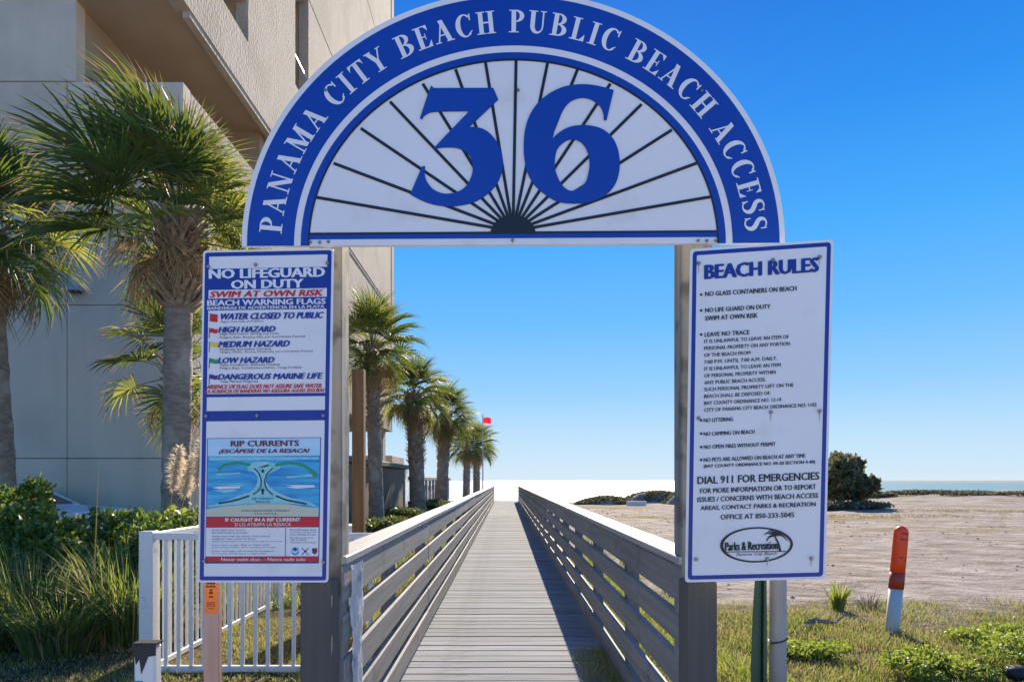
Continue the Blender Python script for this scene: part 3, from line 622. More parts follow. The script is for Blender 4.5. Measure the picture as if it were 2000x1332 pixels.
for (rx_, ry_, rl_) in ((1364,517,22),(1509,511,12),(1600,505,16),(1505,807,18),(1600,805,20),(1498,1093,14),(1584,1092,16)): poly_fill(PRs, [[(rx_-2,ry_),(rx_+2,ry_),(rx_+.9,ry_+rl_*.6),(rx_-.3,ry_+rl_),(rx_-1.1,ry_+rl_*.5)]], .0022, 'rust_stain', M_rust, rs)
bolts(PRs, [(1364,515),(1509,509),(1600,503),(1364,817),(1505,805),(1600,803),(1359,1092),(1498,1091),(1584,1090)], rs, .004)

# ------------------------------------------------------------------ building
bld = empty('concrete_building', (-6,15,0), 'tall beige stucco condominium tower with shaded lower wall behind the palms', 'building')

def bpart(name, mb_, m, parent=bld):
    for i, v_ in enumerate(mb_.v): mb_.v[i] = (v_[0]+6, v_[1]-15, v_[2])
    return mb_.obj(name, m, parent)
X1 = -6.0; YF = 12.7; ZS = 10.36; YE = 36.7; ZP = 8.83
def at(px, py, Y): return ((px-VX)*Y/FPX, EYE+(VY-py)*Y/FPX)
XW = at(148, 0, YF)[0]
xj = [at(p, 0, YF)[0] for p in (-620,-370,-120,131)] + [X1]
zj = [-.3] + [at(0, p, YF)[1] for p in (895,596,458)] + [ZP]
for i in range(len(xj)-1):
    for j in range(len(zj)-1):
        bpart('wall_panel', MB().bbox(xj[i]+.006, xj[i+1]-.006, YF, YF+.3, zj[j]+.006, zj[j+1]-.006, .006), M_stucco2)
bpart('wall_core', MB().box(-30, X1-.09, YF+.06, YF+.29, -.3, ZP-.02), M_dark)
bpart('upper_wall', MB().bbox(-30, XW, YF-.004, YF+.30, ZP+.01, 11.5, .012), M_stucco2)
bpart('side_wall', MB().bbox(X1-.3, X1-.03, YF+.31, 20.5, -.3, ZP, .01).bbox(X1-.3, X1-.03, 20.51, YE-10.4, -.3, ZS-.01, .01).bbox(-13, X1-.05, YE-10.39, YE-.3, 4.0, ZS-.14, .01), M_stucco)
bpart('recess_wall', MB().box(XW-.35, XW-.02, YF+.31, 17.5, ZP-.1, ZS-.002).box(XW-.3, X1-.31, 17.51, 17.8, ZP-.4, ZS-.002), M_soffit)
bpart('recess_floor', MB().box(XW-.3, X1-.31, YF+.31, 17.5, ZP-1.2, ZP-1.0), M_stucco2)
bpart('corner_column', MB().box(-6.75, -6.4, YE-1.2, YE-.4, -.3, 4), M_stucco)
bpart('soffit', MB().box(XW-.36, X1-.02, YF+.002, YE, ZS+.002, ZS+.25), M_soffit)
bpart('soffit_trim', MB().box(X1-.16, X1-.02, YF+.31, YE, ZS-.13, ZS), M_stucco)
# tower side wall: strips between openings, built of storey-high panels with open joints
ops = [(13.2, 15.9, 11.6, 60), (19.45, 20.75, 12.7, 60)]
ybr = [YF, 13.2, 15.9, 19.45, 20.75, YE-1.1]
zbr = [ZS, 11.6, 12.7, 16.05, 22.2, 28.4]
def is_open(ya, yb, za, zb): return any(ya >= a-.01 and yb <= b+.01 and za >= c-.01 for a, b, c, _ in ops)
for i in range(len(ybr)-1):
    runs = []
    for j in range(len(zbr)-1):
        if is_open(ybr[i], ybr[i+1], zbr[j], zbr[j+1]): continue
        runs.append((zbr[j], zbr[j+1]))
    merged = []
    for a, b in runs:     # join below 16.05 so that joints only show where the photograph has them
        if merged and abs(merged[-1][1]-a) < .01 and a < 16: merged[-1] = (merged[-1][0], b)
        else: merged.append((a, b))
    for a, b in merged:
        g = .03 if i >= 3 else 0.0
        bpart('tower_panel', MB().box(X1-.3, X1, ybr[i]+(.0005), ybr[i+1]-.0005, a+(g if a > 16 else 0), b-(g if b > 15.9 else 0)), M_stucco)
bpart('tower_core', MB().box(-13, X1-2.0, YF+.31, YE-.4, ZS+.3, 28.4), M_stucco2)
bpart('cross_wall', MB().box(X1-2.0, X1-.32, 15.92, 16.1, ZS+.3, 28.3).box(X1-2, X1-.32, 20.77, 21.0, ZS+.3, 28.3), M_soffit)
for z_ in (12.8, 16.1, 19.2, 22.3, 25.4): bpart('balcony_slab', MB().box(X1-2.0, X1-.05, 13.3, 20.6, z_-.25, z_-.05), M_stucco)
bpart('balcony_rail', MB().box(X1-.06, X1-.03, 19.5, 20.7, 16.0, 16.06).box(X1-.05, X1-.04, 19.5, 20.7, 13.6, 13.65), M_white)
bpart('end_return', MB().box(-13, X1-.35, YE-1.05, YE-.35, ZS+.3, 28.3), M_stucco)
bpart('end_column', MB().box(X1-.5, X1-.02, YE-.7, YE, 7.2, 28.3), M_soffit)
# flood light on the wall
fl = empty('wall_light', (at(151,567,YF)[0], YF, at(151,567,YF)[1]), 'small flood light fixed high on the shaded wall between the palms', 'light')
MB().bbox(-.13,.13,-.17,-.005,-.04,.05,.01).obj('lamp_body', M_pole, fl)
MB().bbox(-.11,.11,-.15,.0-.02,-.075,-.042,.01).obj('lamp_lens', M_glass, fl)
# low pump house and pavilion beyond
shed = empty('utility_shed', (-5.3,22,0), 'low brown utility building with dark flat roof behind the boardwalk palms', 'building')
MB().bbox(-4,0,0,14.5,-.3,2.0,.02).obj('wall', M_shed, shed)
MB().bbox(-4.2,.18,-.2,14.6,2.01,2.22,.02).obj('roof', M_shedroof, shed)
MB().bbox(-.05,.06,13.6,14.52,-.2,2.0,.01).obj('end_trim', M_vinyl, shed)
sb = empty('beige_outbuilding', (-8.2,26,0), 'beige outbuilding with sloping roof glimpsed beneath the tower', 'building')
MB().bbox(-4,0,0,8,-.3,2.6,.02).obj('wall', M_stucco, sb)
MB().add([(-4.2,-.3,2.62),(.3,-.3,2.62),(.3,8.3,2.62),(-4.2,8.3,2.62),(-2,-.3,3.5),(-2,8.3,3.5)], [(0,1,4),(1,2,5,4),(2,3,5),(3,0,4,5),(0,3,2,1)]).obj('roof', M_soffit, sb)
bb2 = empty('brick_chimney_block', (-7.0,42,0), 'small tan building with reddish wall panel behind the first palm', 'building')
MB().bbox(-3,0,0,5,-.3,2.95,.02).obj('wall', M_stucco, bb2)
MB().bbox(-1.6,-.4,-.03,0-.002,1.2,2.6,.01).obj('wall_panel', mat('brick_red', (.35,.16,.11), (.45,.22,.15), .9, (9,9,9)), bb2)
pv = empty('beach_pavilion', (-5.0,38,0), 'open beach pavilion with brown flat roof on white posts', 'pavilion')
MB().bbox(-3.2,0,0,24,1.43,1.62,.02).obj('roof', M_boot, pv)
for k in range(12):
    for xx in (-3.0,-.2): MB().box(xx-.09,xx+.09,.3+k*2.1,.48+k*2.1,-.3,1.428).obj('post', M_vinyl, pv)
MB().box(-.24,-.16,.2,23.8,.97,1.05).obj('rail', M_brownpost, pv)
MB().box(-.22,-.18,.2,23.8,-.1,.95).obj('dark_fill', M_shed, pv)  # plain dark sheet filling the gaps between the posts

# ------------------------------------------------------------------ beach flag
fp = empty('flag_pole', ((943-VX)*50/FPX, 50, -.1), 'thin beach warning flag pole flying a small red flag', 'flag pole')
MB().tube([(0,0,-.5),(0,0,6.35)], [.05,.03], 8).obj('pole', M_pole, fp)
g = MB(); nn = 8
for k in range(nn+1):
    x = .04+.56*k/nn; yy = .06*math.sin(k*1.1); g.v += [(x, yy, 6.15-.05*k/nn-.02*math.sin(k)), (x, yy+.01, 5.73-.08*k/nn)]
for k in range(nn): g.f.append([2*k,2*k+1,2*k+3,2*k+2]); g.m.append(0)
fo = g.obj('flag', M_flag, fp)

# ------------------------------------------------------------------ palms
def frond_mesh(name, m_leaf, L=1.0, pet=.55, n=38, tip=.35, span=118, droop=.35, fold=.35, seed=0, ragged=.1, width=1.0):
    r_ = random.Random(seed); b = MB()
    # petiole curves out along +x and slightly down
    P_ = [Vector((pet*t, 0, .10*math.sin(t*1.5)*pet)) for t in (0,.33,.66,1)]
    b.tube(P_, [.018,.014,.012,.009], 4, 1, False)
    o = P_[-1]
    for i in range(n):
        u = (i/(n-1))*2-1; a = R(span*u) + r_.uniform(-.04,.04)
        c = o + Vector((.22*L*(1-abs(u))**1.0, 0, -.05*L*(1-abs(u))))
        ln = L*(.62+.38*math.cos(a*.6))*r_.uniform(1-ragged, 1.03)
        d = Vector((math.cos(a), math.sin(a), 0)); nrm = Vector((-d.y, d.x, 0))
        wd = .0145*width*L+.004; dr = droop*r_.uniform(.7,1.35)
        tilt = fold*abs(math.sin(a))
        row = []
        for t, wf in ((.0,.35),(.42,1.0),(.75,.62),(1.0,0)):
            p = c + d*(ln*t*(1-.10*t*dr)) + Vector((0,0, tilt*ln*t*.8 - dr*ln*t**2.6 - .10*L*math.cos(a)*t))
            row.append((p, wf*wd))
        tw = Vector((0,0,(.9 if i%2 else -.9)))
        vs_ = []
        for p, hw in row[:-1]: q = (nrm + tw).normalized(); vs_ += [p-q*hw, p+q*hw]
        vs_.append(row[-1][0]); tp_ = r_.random() < tip; b.add(vs_, [(0,1,3,2),(2,3,5,4)], 0); b.add(vs_[4:], [(0,1,2)], 2 if tp_ else 0)
    return b.mesh(name, [m_leaf, M_pet, M_leafD])
FR_G = [frond_mesh('frond', M_leafA, .95, .88, 42, .4, 104, .22+.12*s, .6, s) for s in range(4)]
FR_Y = [frond_mesh('frond', M_leafY, .92, .90, 44, .6, 108, .6, .5, 20+s, .25) for s in range(2)]
FR_D = [frond_mesh('dead_frond', M_leafD, .85, .6, 34, 1, 80, .9, .1, 40+s, .35, .9) for s in range(3)]
def palm(x, y, h, fl,  nf=44, r0=.2, r1=.15, lean=(0,0), boots=(.78,1.0), dead=9, label='', group=None, seed=1, bias=None, bootn=90, emin=-48, crown_up=.0, name='palm_tree', dmin=28, dmax=66, dsc=1.0):
    r_ = random.Random(seed); t = empty(name, (x, y, gz(x,y)), label, 'palm tree', group); z0 = -.1; H = h - gz(x,y)
    ax = lambda s: Vector((lean[0]*s, lean[1]*s, z0+(H-z0)*s))
    b = MB(); n = 16; rings = 40
    for i in range(rings+1):
        s = i/rings; c = ax(s); base = (r0*(1+.35*math.exp(-s*14)))*(1-s)+r1*s
        for k in range(n):
            a = 2*math.pi*k/n; rr = base*(1+r_.uniform(-.04,.04)+.03*math.sin(i*2.1)); b.v.append((c.x+rr*math.cos(a), c.y+rr*math.sin(a), c.z))
    for i in range(rings):
        for k in range(n): b.f.append([i*n+k, i*n+(k+1)%n, (i+1)*n+(k+1)%n, (i+1)*n+k]); b.m.append(0)
    b.obj('trunk', M_trunk, t, smooth=True)
    bt = MB()
    for q in range(bootn):     # crossed leaf bases
        s = boots[0]+(boots[1]-boots[0])*q/bootn; a = q*2.39996+r_.uniform(-.2,.2); c = ax(s); d = Vector((math.cos(a), math.sin(a), 0)); sd = Vector((-d.y, d.x, 0))
        rr = r1*1.0; ln = r_.uniform(.16,.30); tw = r_.choice((-1,1))*r_.uniform(.3,.6); wd = .045
        up = Vector((0,0,1))*ln*.75 + d*ln*.55 + sd*tw*ln; p = c + d*rr*.97; th = d*.02
        e = p+up; w2 = sd*wd; w3 = sd*wd*.45
        bt.add([p-w2, p+w2, p+w2-th*2, p-w2-th*2, e-w3+th*.3, e+w3+th*.3, e+w3-th*.6, e-w3-th*.6], [(0,1,5,4),(1,2,6,5),(2,3,7,6),(3,0,4,7),(4,5,6,7)])
    o = bt.obj('leaf_bases', M_boot, t); o['kind'] = 'stuff'
    top = ax(1.0)
    for i in range(nf):
        f = (i+.5)/nf; el = R(emin + (82-emin)*(f**.85)) ; az = i*2.39996+r_.uniform(-.25,.25)
        sc = fl/1.6*r_.uniform(.86,1.1)
        if bias: sc *= 1+bias*(-math.cos(az))
        old = el < R(-18)
        me = r_.choice(FR_Y) if r_.random() < (.36 if el < R(10) else .28) else r_.choice(FR_G)
        zoff = -.22*(1-f)
        link('frond', me, t, top+Vector((0,0,zoff+crown_up)), Euler((r_.uniform(-.5,.5), -el, az), 'XYZ'), (sc,sc,sc))
    for i in range(dead):
        az = i*2*math.pi/dead+r_.uniform(-.3,.3); sc = dsc*fl/1.6*r_.uniform(.8,1.1)
        if bias: sc *= 1+bias*(-math.cos(az))
        link('dead_frond', r_.choice(FR_D), t, top+Vector((0,0,-.28)), Euler((r_.uniform(-.5,.5), R(r_.uniform(dmin,dmax)), az), 'XYZ'), (sc,sc,sc))
    return t
GP = 'cabbage palms in a row along the boardwalk'
palm(-3.98, 8.2, 4.52, 1.34, 54, .165, .155, (.06,0), (.77,1.01), 12, 'large cabbage palm with shaggy brown skirt left of the lifeguard sign', GP, 3, bias=.24, bootn=230, emin=-14, dmin=8, dmax=45, dsc=.62)
palm(-6.75, 9.2, 4.85, 1.25, 50, .22, .17, (-.35,.1), (.80,1.0), 8, 'leaning palm cut by the left picture edge beside the shaded wall', GP, 5, bootn=90, emin=-45)
palm(-4.62, 9.6, 3.05, 1.05, 20, .11, .10, (0,0), (.7,1.0), 4, 'small young palm half hidden behind the large palm trunk', GP, 8, bootn=30, emin=-60)
palm(-3.85, 20.4, 5.45, 1.38, 50, .22, .19, (-.15,0), (.55,1.0), 10, 'palm behind the brown timber post, nearest of the far row', GP, 11, emin=-50, bootn=130)
palm(-3.85, 30.0, 5.25, 1.6, 48, .34, .34, (-.2,0), (.42,1.0), 12, 'palm with thick shaggy trunk between the shed and pavilion', GP, 13, emin=-62, bootn=220)
palm(-3.75, 39.5, 5.3, 1.7, 50, .34, .34, (.25,0), (.5,1.0), 18, 'round headed palm standing before the brown pavilion roof', GP, 17, emin=-62, bootn=220)
palm(-3.5, 60, 4.5, 1.9, 42, .34, .26, (.1,0), (.4,1.0), 8, 'small far palm just left of the red flag pole', GP, 19)
palm(-2.75, 64, 4.6, 2.2, 42, .36, .28, (.0,0), (.4,1.0), 6, 'farthest palm with fronds reaching behind the flag pole', GP, 23)

# ------------------------------------------------------------------ leaves, shrubs, grasses
def leaf_quads(pts, size, rng_, up=.3):
    n = len(pts); d = rng_.normal(size=(n,3)); d[:,2] += up; d /= np.linalg.norm(d, axis=1)[:,None]
    s = rng_.normal(size=(n,3)); s -= (s*d).sum(1)[:,None]*d; s /= np.linalg.norm(s, axis=1)[:,None]
    sz = size*rng_.uniform(.6,1.25,(n,1)); nrm = np.cross(d, s)
    a = pts; b = pts+d*sz*.5+s*sz*.3+nrm*sz*.1; c = pts+d*sz; e = pts+d*sz*.5-s*sz*.3+nrm*sz*.1
    V = np.stack([a,b,c,e], 1).reshape(-1,3); F = np.arange(4*n).reshape(-1,4); return V, F
def shrub(name, x, y, rx, ry, h, n, size, label, cat, mats, group=None, light=.3, seed=0, z=None, kk=9, rmin=.28, rmax=.5):
    g_ = np.random.default_rng(seed); z = gz(x,y) if z is None else z
    k = kk; cs = np.stack([g_.uniform(-.62,.62,k)*rx, g_.uniform(-.62,.62,k)*ry, g_.uniform(.3,.78,k)*h], 1); rs_ = g_.uniform(rmin,rmax,(k,1))
    which = g_.integers(0, k, n); d = g_.normal(size=(n,3)); d /= np.linalg.norm(d,axis=1)[:,None]
    rad = rs_[which]*g_.uniform(.65,1.08,(n,1)); p = cs[which] + d*rad*np.array([rx, ry, h*.62])
    p[:,2] = np.clip(p[:,2], .02, h*1.1)
    V, F = leaf_quads(p, size, g_)
    mi = (g_.random(n) < light).astype(int)
    t = empty(name, (x, y, z), label, cat, group)
    link('leaves', npmesh('leaves', V, F, mats, mi), t)
    st = MB()
    for q in range(7):
        a = q*.9; c = cs[q]; st.tube([(c[0]*.15, c[1]*.15, -.1), (c[0]*.6, c[1]*.6, c[2]*.6), tuple(c)], [.018,.012,.006], 5)
    st.obj('stems', M_trunk, t)
    return t
GH = 'shrubs of the leafy hedge'
for i, (x, y, rx, ry, h, lab) in enumerate([(-6.6,7.6,.9,.6,1.10,'leafy green hedge shrub at the left picture edge under the palm'), (-5.75,7.9,.55,.5,1.62,'taller sprouting shrub rising above the hedge before the shaded wall'), (-4.95,7.7,.95,.55,1.30,'rounded bright topped hedge shrub left of the large palm trunk'), (-3.85,7.4,.85,.5,1.16,'hedge shrub growing around the foot of the large palm'), (-5.6,6.7,.8,.5,.85,'dark lower shrub in front of the hedge with grasses')]):
    shrub('hedge_shrub', x, y, rx, ry, h, 7000, .085, lab, 'shrub', [M_hedge1, M_hedge2], GH, .30, 50+i)
def blades(base, h, w_, lean, g_, curl=.5, dirs=None):       # each blade 3 segments, bending over
    n = len(base); a = g_.uniform(0, 2*np.pi, n) if dirs is None else dirs; d = np.stack([np.cos(a), np.sin(a), np.zeros(n)], 1)
    b = g_.uniform(0, np.pi, n); sd = np.stack([np.cos(b), np.sin(b), np.zeros(n)], 1)
    hh = (h*g_.uniform(.55,1.15,n))[:,None]; ln = (lean*g_.uniform(.2,1.2,n))[:,None]
    ts = [0,.4,.75,1]; wd = [1,.85,.5,0]; P_ = []
    for t, q in zip(ts, wd):
        c = base + d*hh*ln*(t**1.7) + np.array([0,0,1])*hh*(t - curl*ln*t**3*.6)
        if q: P_ += [c-sd*w_*q/2, c+sd*w_*q/2]
        else: P_ += [c]
    V = np.stack(P_, 1).reshape(-1,3); i = np.arange(n)*7
    F = np.concatenate([np.stack([i,i+1,i+3,i+2],1), np.stack([i+2,i+3,i+5,i+4],1), np.stack([i+4,i+5,i+6,i+6],1)])
    return V, F
def blade_mesh(name, V, F, mats, mi3):
    q = F[:, 2] != F[:, 3]; me = bpy.data.meshes.new(name)
    quads = F[q]; tris = F[~q][:, :3]; nq, nt_ = len(quads), len(tris)
    me.vertices.add(len(V)); me.vertices.foreach_set('co', np.ascontiguousarray(V, np.float32).ravel())
    me.loops.add(nq*4+nt_*3); me.loops.foreach_set('vertex_index', np.concatenate([quads.ravel(), tris.ravel()]).astype(np.int32))
    me.polygons.add(nq+nt_); me.polygons.foreach_set('loop_start', np.concatenate([np.arange(nq)*4, nq*4+np.arange(nt_)*3]).astype(np.int32))
    for m_ in mats: me.materials.append(m_)
    me.polygons.foreach_set('material_index', np.concatenate([mi3[q], mi3[~q]]).astype(np.int32))
    me.update(calc_edges=True); return me
def grass_clump(name, x, y, r, h, n, w_, lean, label, cat, mats, ps, group=None, seed=0, z=None):
    g_ = np.random.default_rng(seed); a = g_.uniform(0, 2*np.pi, n); rr = r*np.sqrt(g_.random(n)); base = np.stack([rr*np.cos(a), rr*np.sin(a), np.full(n, -.02)], 1)
    V, F = blades(base, np.full(n, h), w_, np.full(n, lean), g_, .8, a+g_.normal(0,.5,n))
    mi = g_.choice(len(mats), n, p=ps); mi3 = np.concatenate([mi, mi, mi])
    o = link(name, blade_mesh(name, V, F, mats, mi3), None, (x, y, gz(x,y) if z is None else z)); return tag(o, label, cat, group)
GG = 'ornamental grass clumps before the hedge'
for i, (x, y, r, h, lab) in enumerate([(-4.5,6.5,.36,1.0,'tall deep green grass clump in the middle before the hedge'), (-3.55,6.5,.36,1.05,'arching grey green grass clump beside the white picket fence'), (-5.3,6.25,.3,.85,'low dark grass clump before the hedge near the picture edge'), (-3.95,6.05,.28,.65,'short dry grass clump at the front of the planting')]):
    grass_clump('grass_clump', x, y, r, h, 900, .012, .75, lab, 'grass', [M_grassD, M_grassG, M_grassY], [.45,.33,.22], GG, 70+i)
for i, (x, y, r, h, lab) in enumerate([(-5.9,6.1,.45,.42,'dark green ground cover mound at the left picture edge'), (-5.0,5.9,.5,.36,'dark green ground cover mound before the tall grass')]):
    shrub('ground_cover_mound', x, y, r*1.4, r*.7, h, 3500, .05, lab, 'shrub', [M_hedge1, M_grassD], 'low ground cover mounds', .4, 90+i)
# plumes
def plume(px, py_top, py_bot, Y, lean, label, seed):
    x, zt = at(px, py_top, Y); g_ = random.Random(seed); t = empty('grass_plume', (x, Y, gz(x,Y)), label, 'grass plume', 'feathery grass plumes over the picket fence')
    H = zt-gz(x,Y); b = MB(); pts = [Vector((-lean*.25*(1-s)*1.0+lean*.5*s**3, 0, H*s*(1-.03*s))) for s in [k/10 for k in range(11)]]
    b.tube(pts, [.006]*7+[.005,.004,.003,.002], 5); b.obj('stalk', M_grassY, t)
    f = MB()
    for q in range(420):
        s = g_.uniform(.76, 1.0); k = int(s*10); k = min(k, 9); c = pts[k].lerp(pts[k+1], s*10-k)
        env = math.sin((s-.74)/.27*math.pi)*.5+.35; d = Vector((lean*.8+g_.uniform(-.9,.9), g_.uniform(-.5,.5), g_.uniform(-.9,.6))).normalized()*.14*env
        sd = d.cross(Vector((0,1,.2))).normalized()*.006
        f.add([c-sd, c+sd, c+d], [(0,1,2)])
    f.obj('feather', M_plume, t)
plume(331, 862, 1040, 7.2, .22, 'cream feather plume highest of the three against the trunk', 1)
plume(352, 880, 1040, 7.1, .26, 'cream feather plume bending low in front of the palm trunk', 2)
plume(380, 846, 1040, 7.0, .16, 'cream feather plume right against the lifeguard sign edge', 3)
x_, z_ = at(190, 918, 6.2); o = MB().tube([(-.08,0,-.1),(-.03,0,.6),(.01,0,z_+.1)], [.009,.007,.003], 5).obj('dry_grass_stalk', M_grassY, loc=(x_, 6.2, -.1)); tag(o, 'single tall straw stalk rising above the dark grass clump', 'grass stalk')

# ground cover turf
def turf(name, x0, x1, y0, y1, n, h, w_, mats, ps, label, seed, cond=None, lean=.7):
    g_ = np.random.default_rng(seed); p = np.stack([g_.uniform(x0,x1,n), g_.uniform(y0,y1,n)], 1)
    f = np.sin(p[:,0]*2.3+seed)*np.sin(p[:,1]*2.9)+.6*np.sin(p[:,0]*5.7+1.3*seed)*np.sin(p[:,1]*4.3)+.5*g_.normal(size=n)
    keep = f > -.75
    if cond is not None: keep &= cond(p[:,0], p[:,1], g_)
    p = p[keep]; f = f[keep]; n = len(p)
    z = np.array([gz(a, b) for a, b in p]); base = np.stack([p[:,0], p[:,1], z-.01], 1)
    V, F = blades(base, h*(1+.35*np.clip(f,-1,1.3)), w_, np.full(n, lean), g_, .6)
    mi = g_.choice(len(mats), n, p=ps); flip = g_.random(n) < np.clip(.5-.3*f, 0, .8); mi = np.where(flip, len(mats)-1, mi)
    o = link(name, blade_mesh(name, V, F, mats, np.concatenate([mi,mi,mi]))); return tag(o, label, 'grass', kind='stuff')
offdeck = lambda x, y, g_: (x < -.95) | (x > 1.0)
turf('grass', .98, 7.5, 3.6, 8.6, 95000, .075, .0075, [M_grassG, M_hedge1, M_hedge2, M_boot, M_grassY], [.34,.26,.12,.10,.18], 'short green and straw turf beside the sandy lot', 1, lambda x,y,g_: g_.random(len(x)) < np.clip(1.3-(y-5.2)*.33, .04, 1))
turf('grass', -7.5, -.95, 3.6, 7.5, 60000, .05, .007, [M_grassG, M_hedge2, M_grassY], [.45,.2,.35], 'rough turf under the white picket fence', 2, lambda x,y,g_: (x > -2.9) | (g_.random(len(x)) < .6))
turf('grass', .98, 1.75, 3.3, 12, 26000, .26, .011, [M_grassG, M_hedge2, M_grassY], [.42,.45,.13], 'bright green grass growing against the railing', 3)
turf('grass', -1.6, -.95, 3.3, 14, 9000, .13, .009, [M_grassG, M_hedge2, M_grassY], [.45,.35,.2], 'green grass growing behind the palm side railing', 4)
turf('grass', -5, -1.2, 8, 36, 30000, .22, .016, [M_grassD, M_grassG, M_grassY], [.6,.3,.1], 'dark grass in the shade below the row of palms', 5)
turf('grass', 7, 34, 19, 34, 60000, .085, .020, [M_boot, M_grassG, M_grassY], [.45,.2,.35], 'brownish dry grass patches lying across the pale sand', 8, lambda x,y,g_: (np.sin(x*.45+y*.9)+np.sin(x*.2-y*.55+2)+.5*np.sin(x*1.3+y*2.1)) > .72, 1.2)
GU = 'dark shrubs under the row of palms'
for i, (x, y, rx, h, lab) in enumerate([(-2.9,12.5,.7,.55,'dark shrub under the palms, nearest behind the brown timber post'), (-3.3,17.5,.9,.6,'dark shrub before the near end of the low brown shed'), (-3.9,25.5,1.0,.5,'dark shrub against the middle of the low brown shed'), (-3.2,31.5,.9,.5,'dark shrub at the foot of the thick shaggy palm'), (-3.6,37.5,1.0,.5,'dark shrub in front of the beach pavilion posts')]):
    shrub('understory_shrub', x, y, rx, .7, h, 2600, .10, lab, 'shrub', [M_scrub, M_hedge1], GU, .45, 200+i)
# small tuft and dirt where the deck meets the railing foot
mm = MB(); nn = 14
for j in range(nn+1):
    for i in range(7):
        u, v_ = i/6, j/nn; mm.v.append((.50+.02*math.sin(j*1.3)+u*.30, 4.2+1.5*v_, .003+.05*u*math.sin(v_*math.pi)*(1+.3*math.sin(j*2.1+i))))
for j in range(nn):
    for i in range(6): mm.f.append([j*7+i, j*7+i+1, (j+1)*7+i+1, (j+1)*7+i]); mm.m.append(0)
g_ = np.random.default_rng(5)
n = 900; base = np.stack([.80-.26*g_.random(n)**1.6, g_.uniform(4.3,5.65,n), np.full(n,.005)], 1); V, F = blades(base, np.full(n,.085), .006, np.full(n,.9), g_)
mi = g_.choice(3, n, p=[.4,.15,.45]); o = link('grass', blade_mesh('grass', V, F, [M_grassG, M_hedge2, M_grassY], np.concatenate([mi,mi,mi]))); tag(o, 'thin weeds poking over the deck edge under the railing', 'grass', kind='stuff')
# leafy weeds on the right
for i, (x, y, rx, ry, h, lab) in enumerate([(4.3,5.55,.75,.5,.26,'bright green leafy weed patch in front of the orange marker'), (5.3,5.3,.6,.5,.24,'leafy weed patch in the lower right corner'), (3.3,5.25,.5,.35,.16,'low leafy weed patch between the marker and the grey pole'), (4.6,6.35,.5,.3,.12,'thin weed patch behind the orange marker toward the sand'), (2.5,5.9,.4,.3,.10,'thin weed patch in the turf behind the grey pole'), (1.75,4.85,.3,.3,.14,'small weed patch left of the grey pole'), (5.6,6.3,.6,.4,.2,'weed patch at the edge of the sand by the right picture edge')]):
    shrub('weed_patch', x, y, rx, ry, h*1.35, 4200, .034, lab, 'weeds', [M_hedge2, M_grassG], 'leafy weed patches on the turf', .5, 120+i)
# dry tufts beyond the railing, yucca
GT = 'dry sea oat tufts beyond the railing'
for i, (x, y, h, lab) in enumerate([(2.3,12.5,.85,'tall dry grass tuft rising over the railing, farther of two'), (2.35,9.3,.62,'dry grass tuft rising over the railing near the beach rules post'), (1.9,14.5,.7,'faint dry grass tuft farthest along the railing')]):
    grass_clump('sea_oat_tuft', x, y, .22, h, 120, .012, .45, lab, 'grass tuft', [M_grassY, M_grassG, M_grassD], [.6,.2,.2], GT, 140+i)
grass_clump('yucca_plant', at(1637,1190,8.0)[0], 8.0, .05, .42, 60, .028, .55, 'spiky yucca like plant at the edge of the sand beside the sign', 'plant', [M_grassG, M_grassY], [.7,.3], None, 150)
grass_clump('dry_twig_tuft', at(1680,1190,8.1)[0]+.1, 8.1, .1, .3, 50, .010, .9, 'brown twiggy dead tuft beside the yucca', 'plant', [M_boot, M_trunk], [.6,.4], None, 151)
# dark bush on the sand and low plants
bx, by = 19.0, 38.0
shrub('dark_bush', bx, by, 1.55, 1.7, 3.1, 12000, .36, 'large dark evergreen bush standing on the sand behind the rules sign', 'bush', [M_scrub, M_brownleaf], None, .3, 160, None, 30, .2, .36)
for i, (px, Y, rx, h, lab) in enumerate([(1650,36,2.0,.6,'low dark scrub at the foot of the large bush'), (1700,62,3.2,.75,'low scrub strip right of the bush before the sea'), (1790,66,3.4,.7,'brownish scrub strip before the sea, between two others'), (1890,68,4,.8,'brownish scrub strip on the dune crest near the edge'), (1985,68,4,.75,'scrub strip on the dune crest at the picture edge')]):
    x, _ = at(px, 0, Y); shrub('dune_scrub', x, Y, rx, 1.3, h*.62, 3000, .2, lab, 'scrub', [M_brownleaf, M_scrub], 'scrub strips before the sea', .35, 170+i)
def dune(px, Y, rx, ry, h, label, seed):
    x, _ = at(px, 0, Y); g2 = random.Random(seed); b = MB(); n, mr = 28, 8; t = empty('dune', (x, Y, gz(x,Y)-.05), label, 'dune', 'scrubby dunes right of the boardwalk')
    for j in range(mr+1):
        q = j/mr
        for i in range(n):
            a = 2*math.pi*i/n; rr = q*(1+.12*math.sin(3*a+seed)+.06*math.sin(7*a)); b.v.append((rx*rr*math.cos(a), ry*rr*math.sin(a), h*(1-q*q)*(1+.12*math.sin(5*a+q*4))))
    for j in range(mr):
        for i in range(n): b.f.append([j*n+i, j*n+(i+1)%n, (j+1)*n+(i+1)%n, (j+1)*n+i]); b.m.append(0)
    b.obj('mound', M_ground2, t, smooth=True)
    g3 = np.random.default_rng(seed); k = 3500; aa = g3.uniform(0, 2*np.pi, k); q = np.sqrt(g3.random(k))*.97
    p = np.stack([rx*q*np.cos(aa), ry*q*np.sin(aa), h*(1-q*q)+.0], 1); V, F = leaf_quads(p, .17, g3, 1.0)
    link('scrub_leaves', npmesh('scrub_leaves', V, F, [M_scrub, M_brownleaf], (g3.random(k)<.55).astype(int)), t)
M_ground2 = mat('dune_sand', (.30,.26,.21), (.42,.36,.30), .95, (2,2,2), .5)
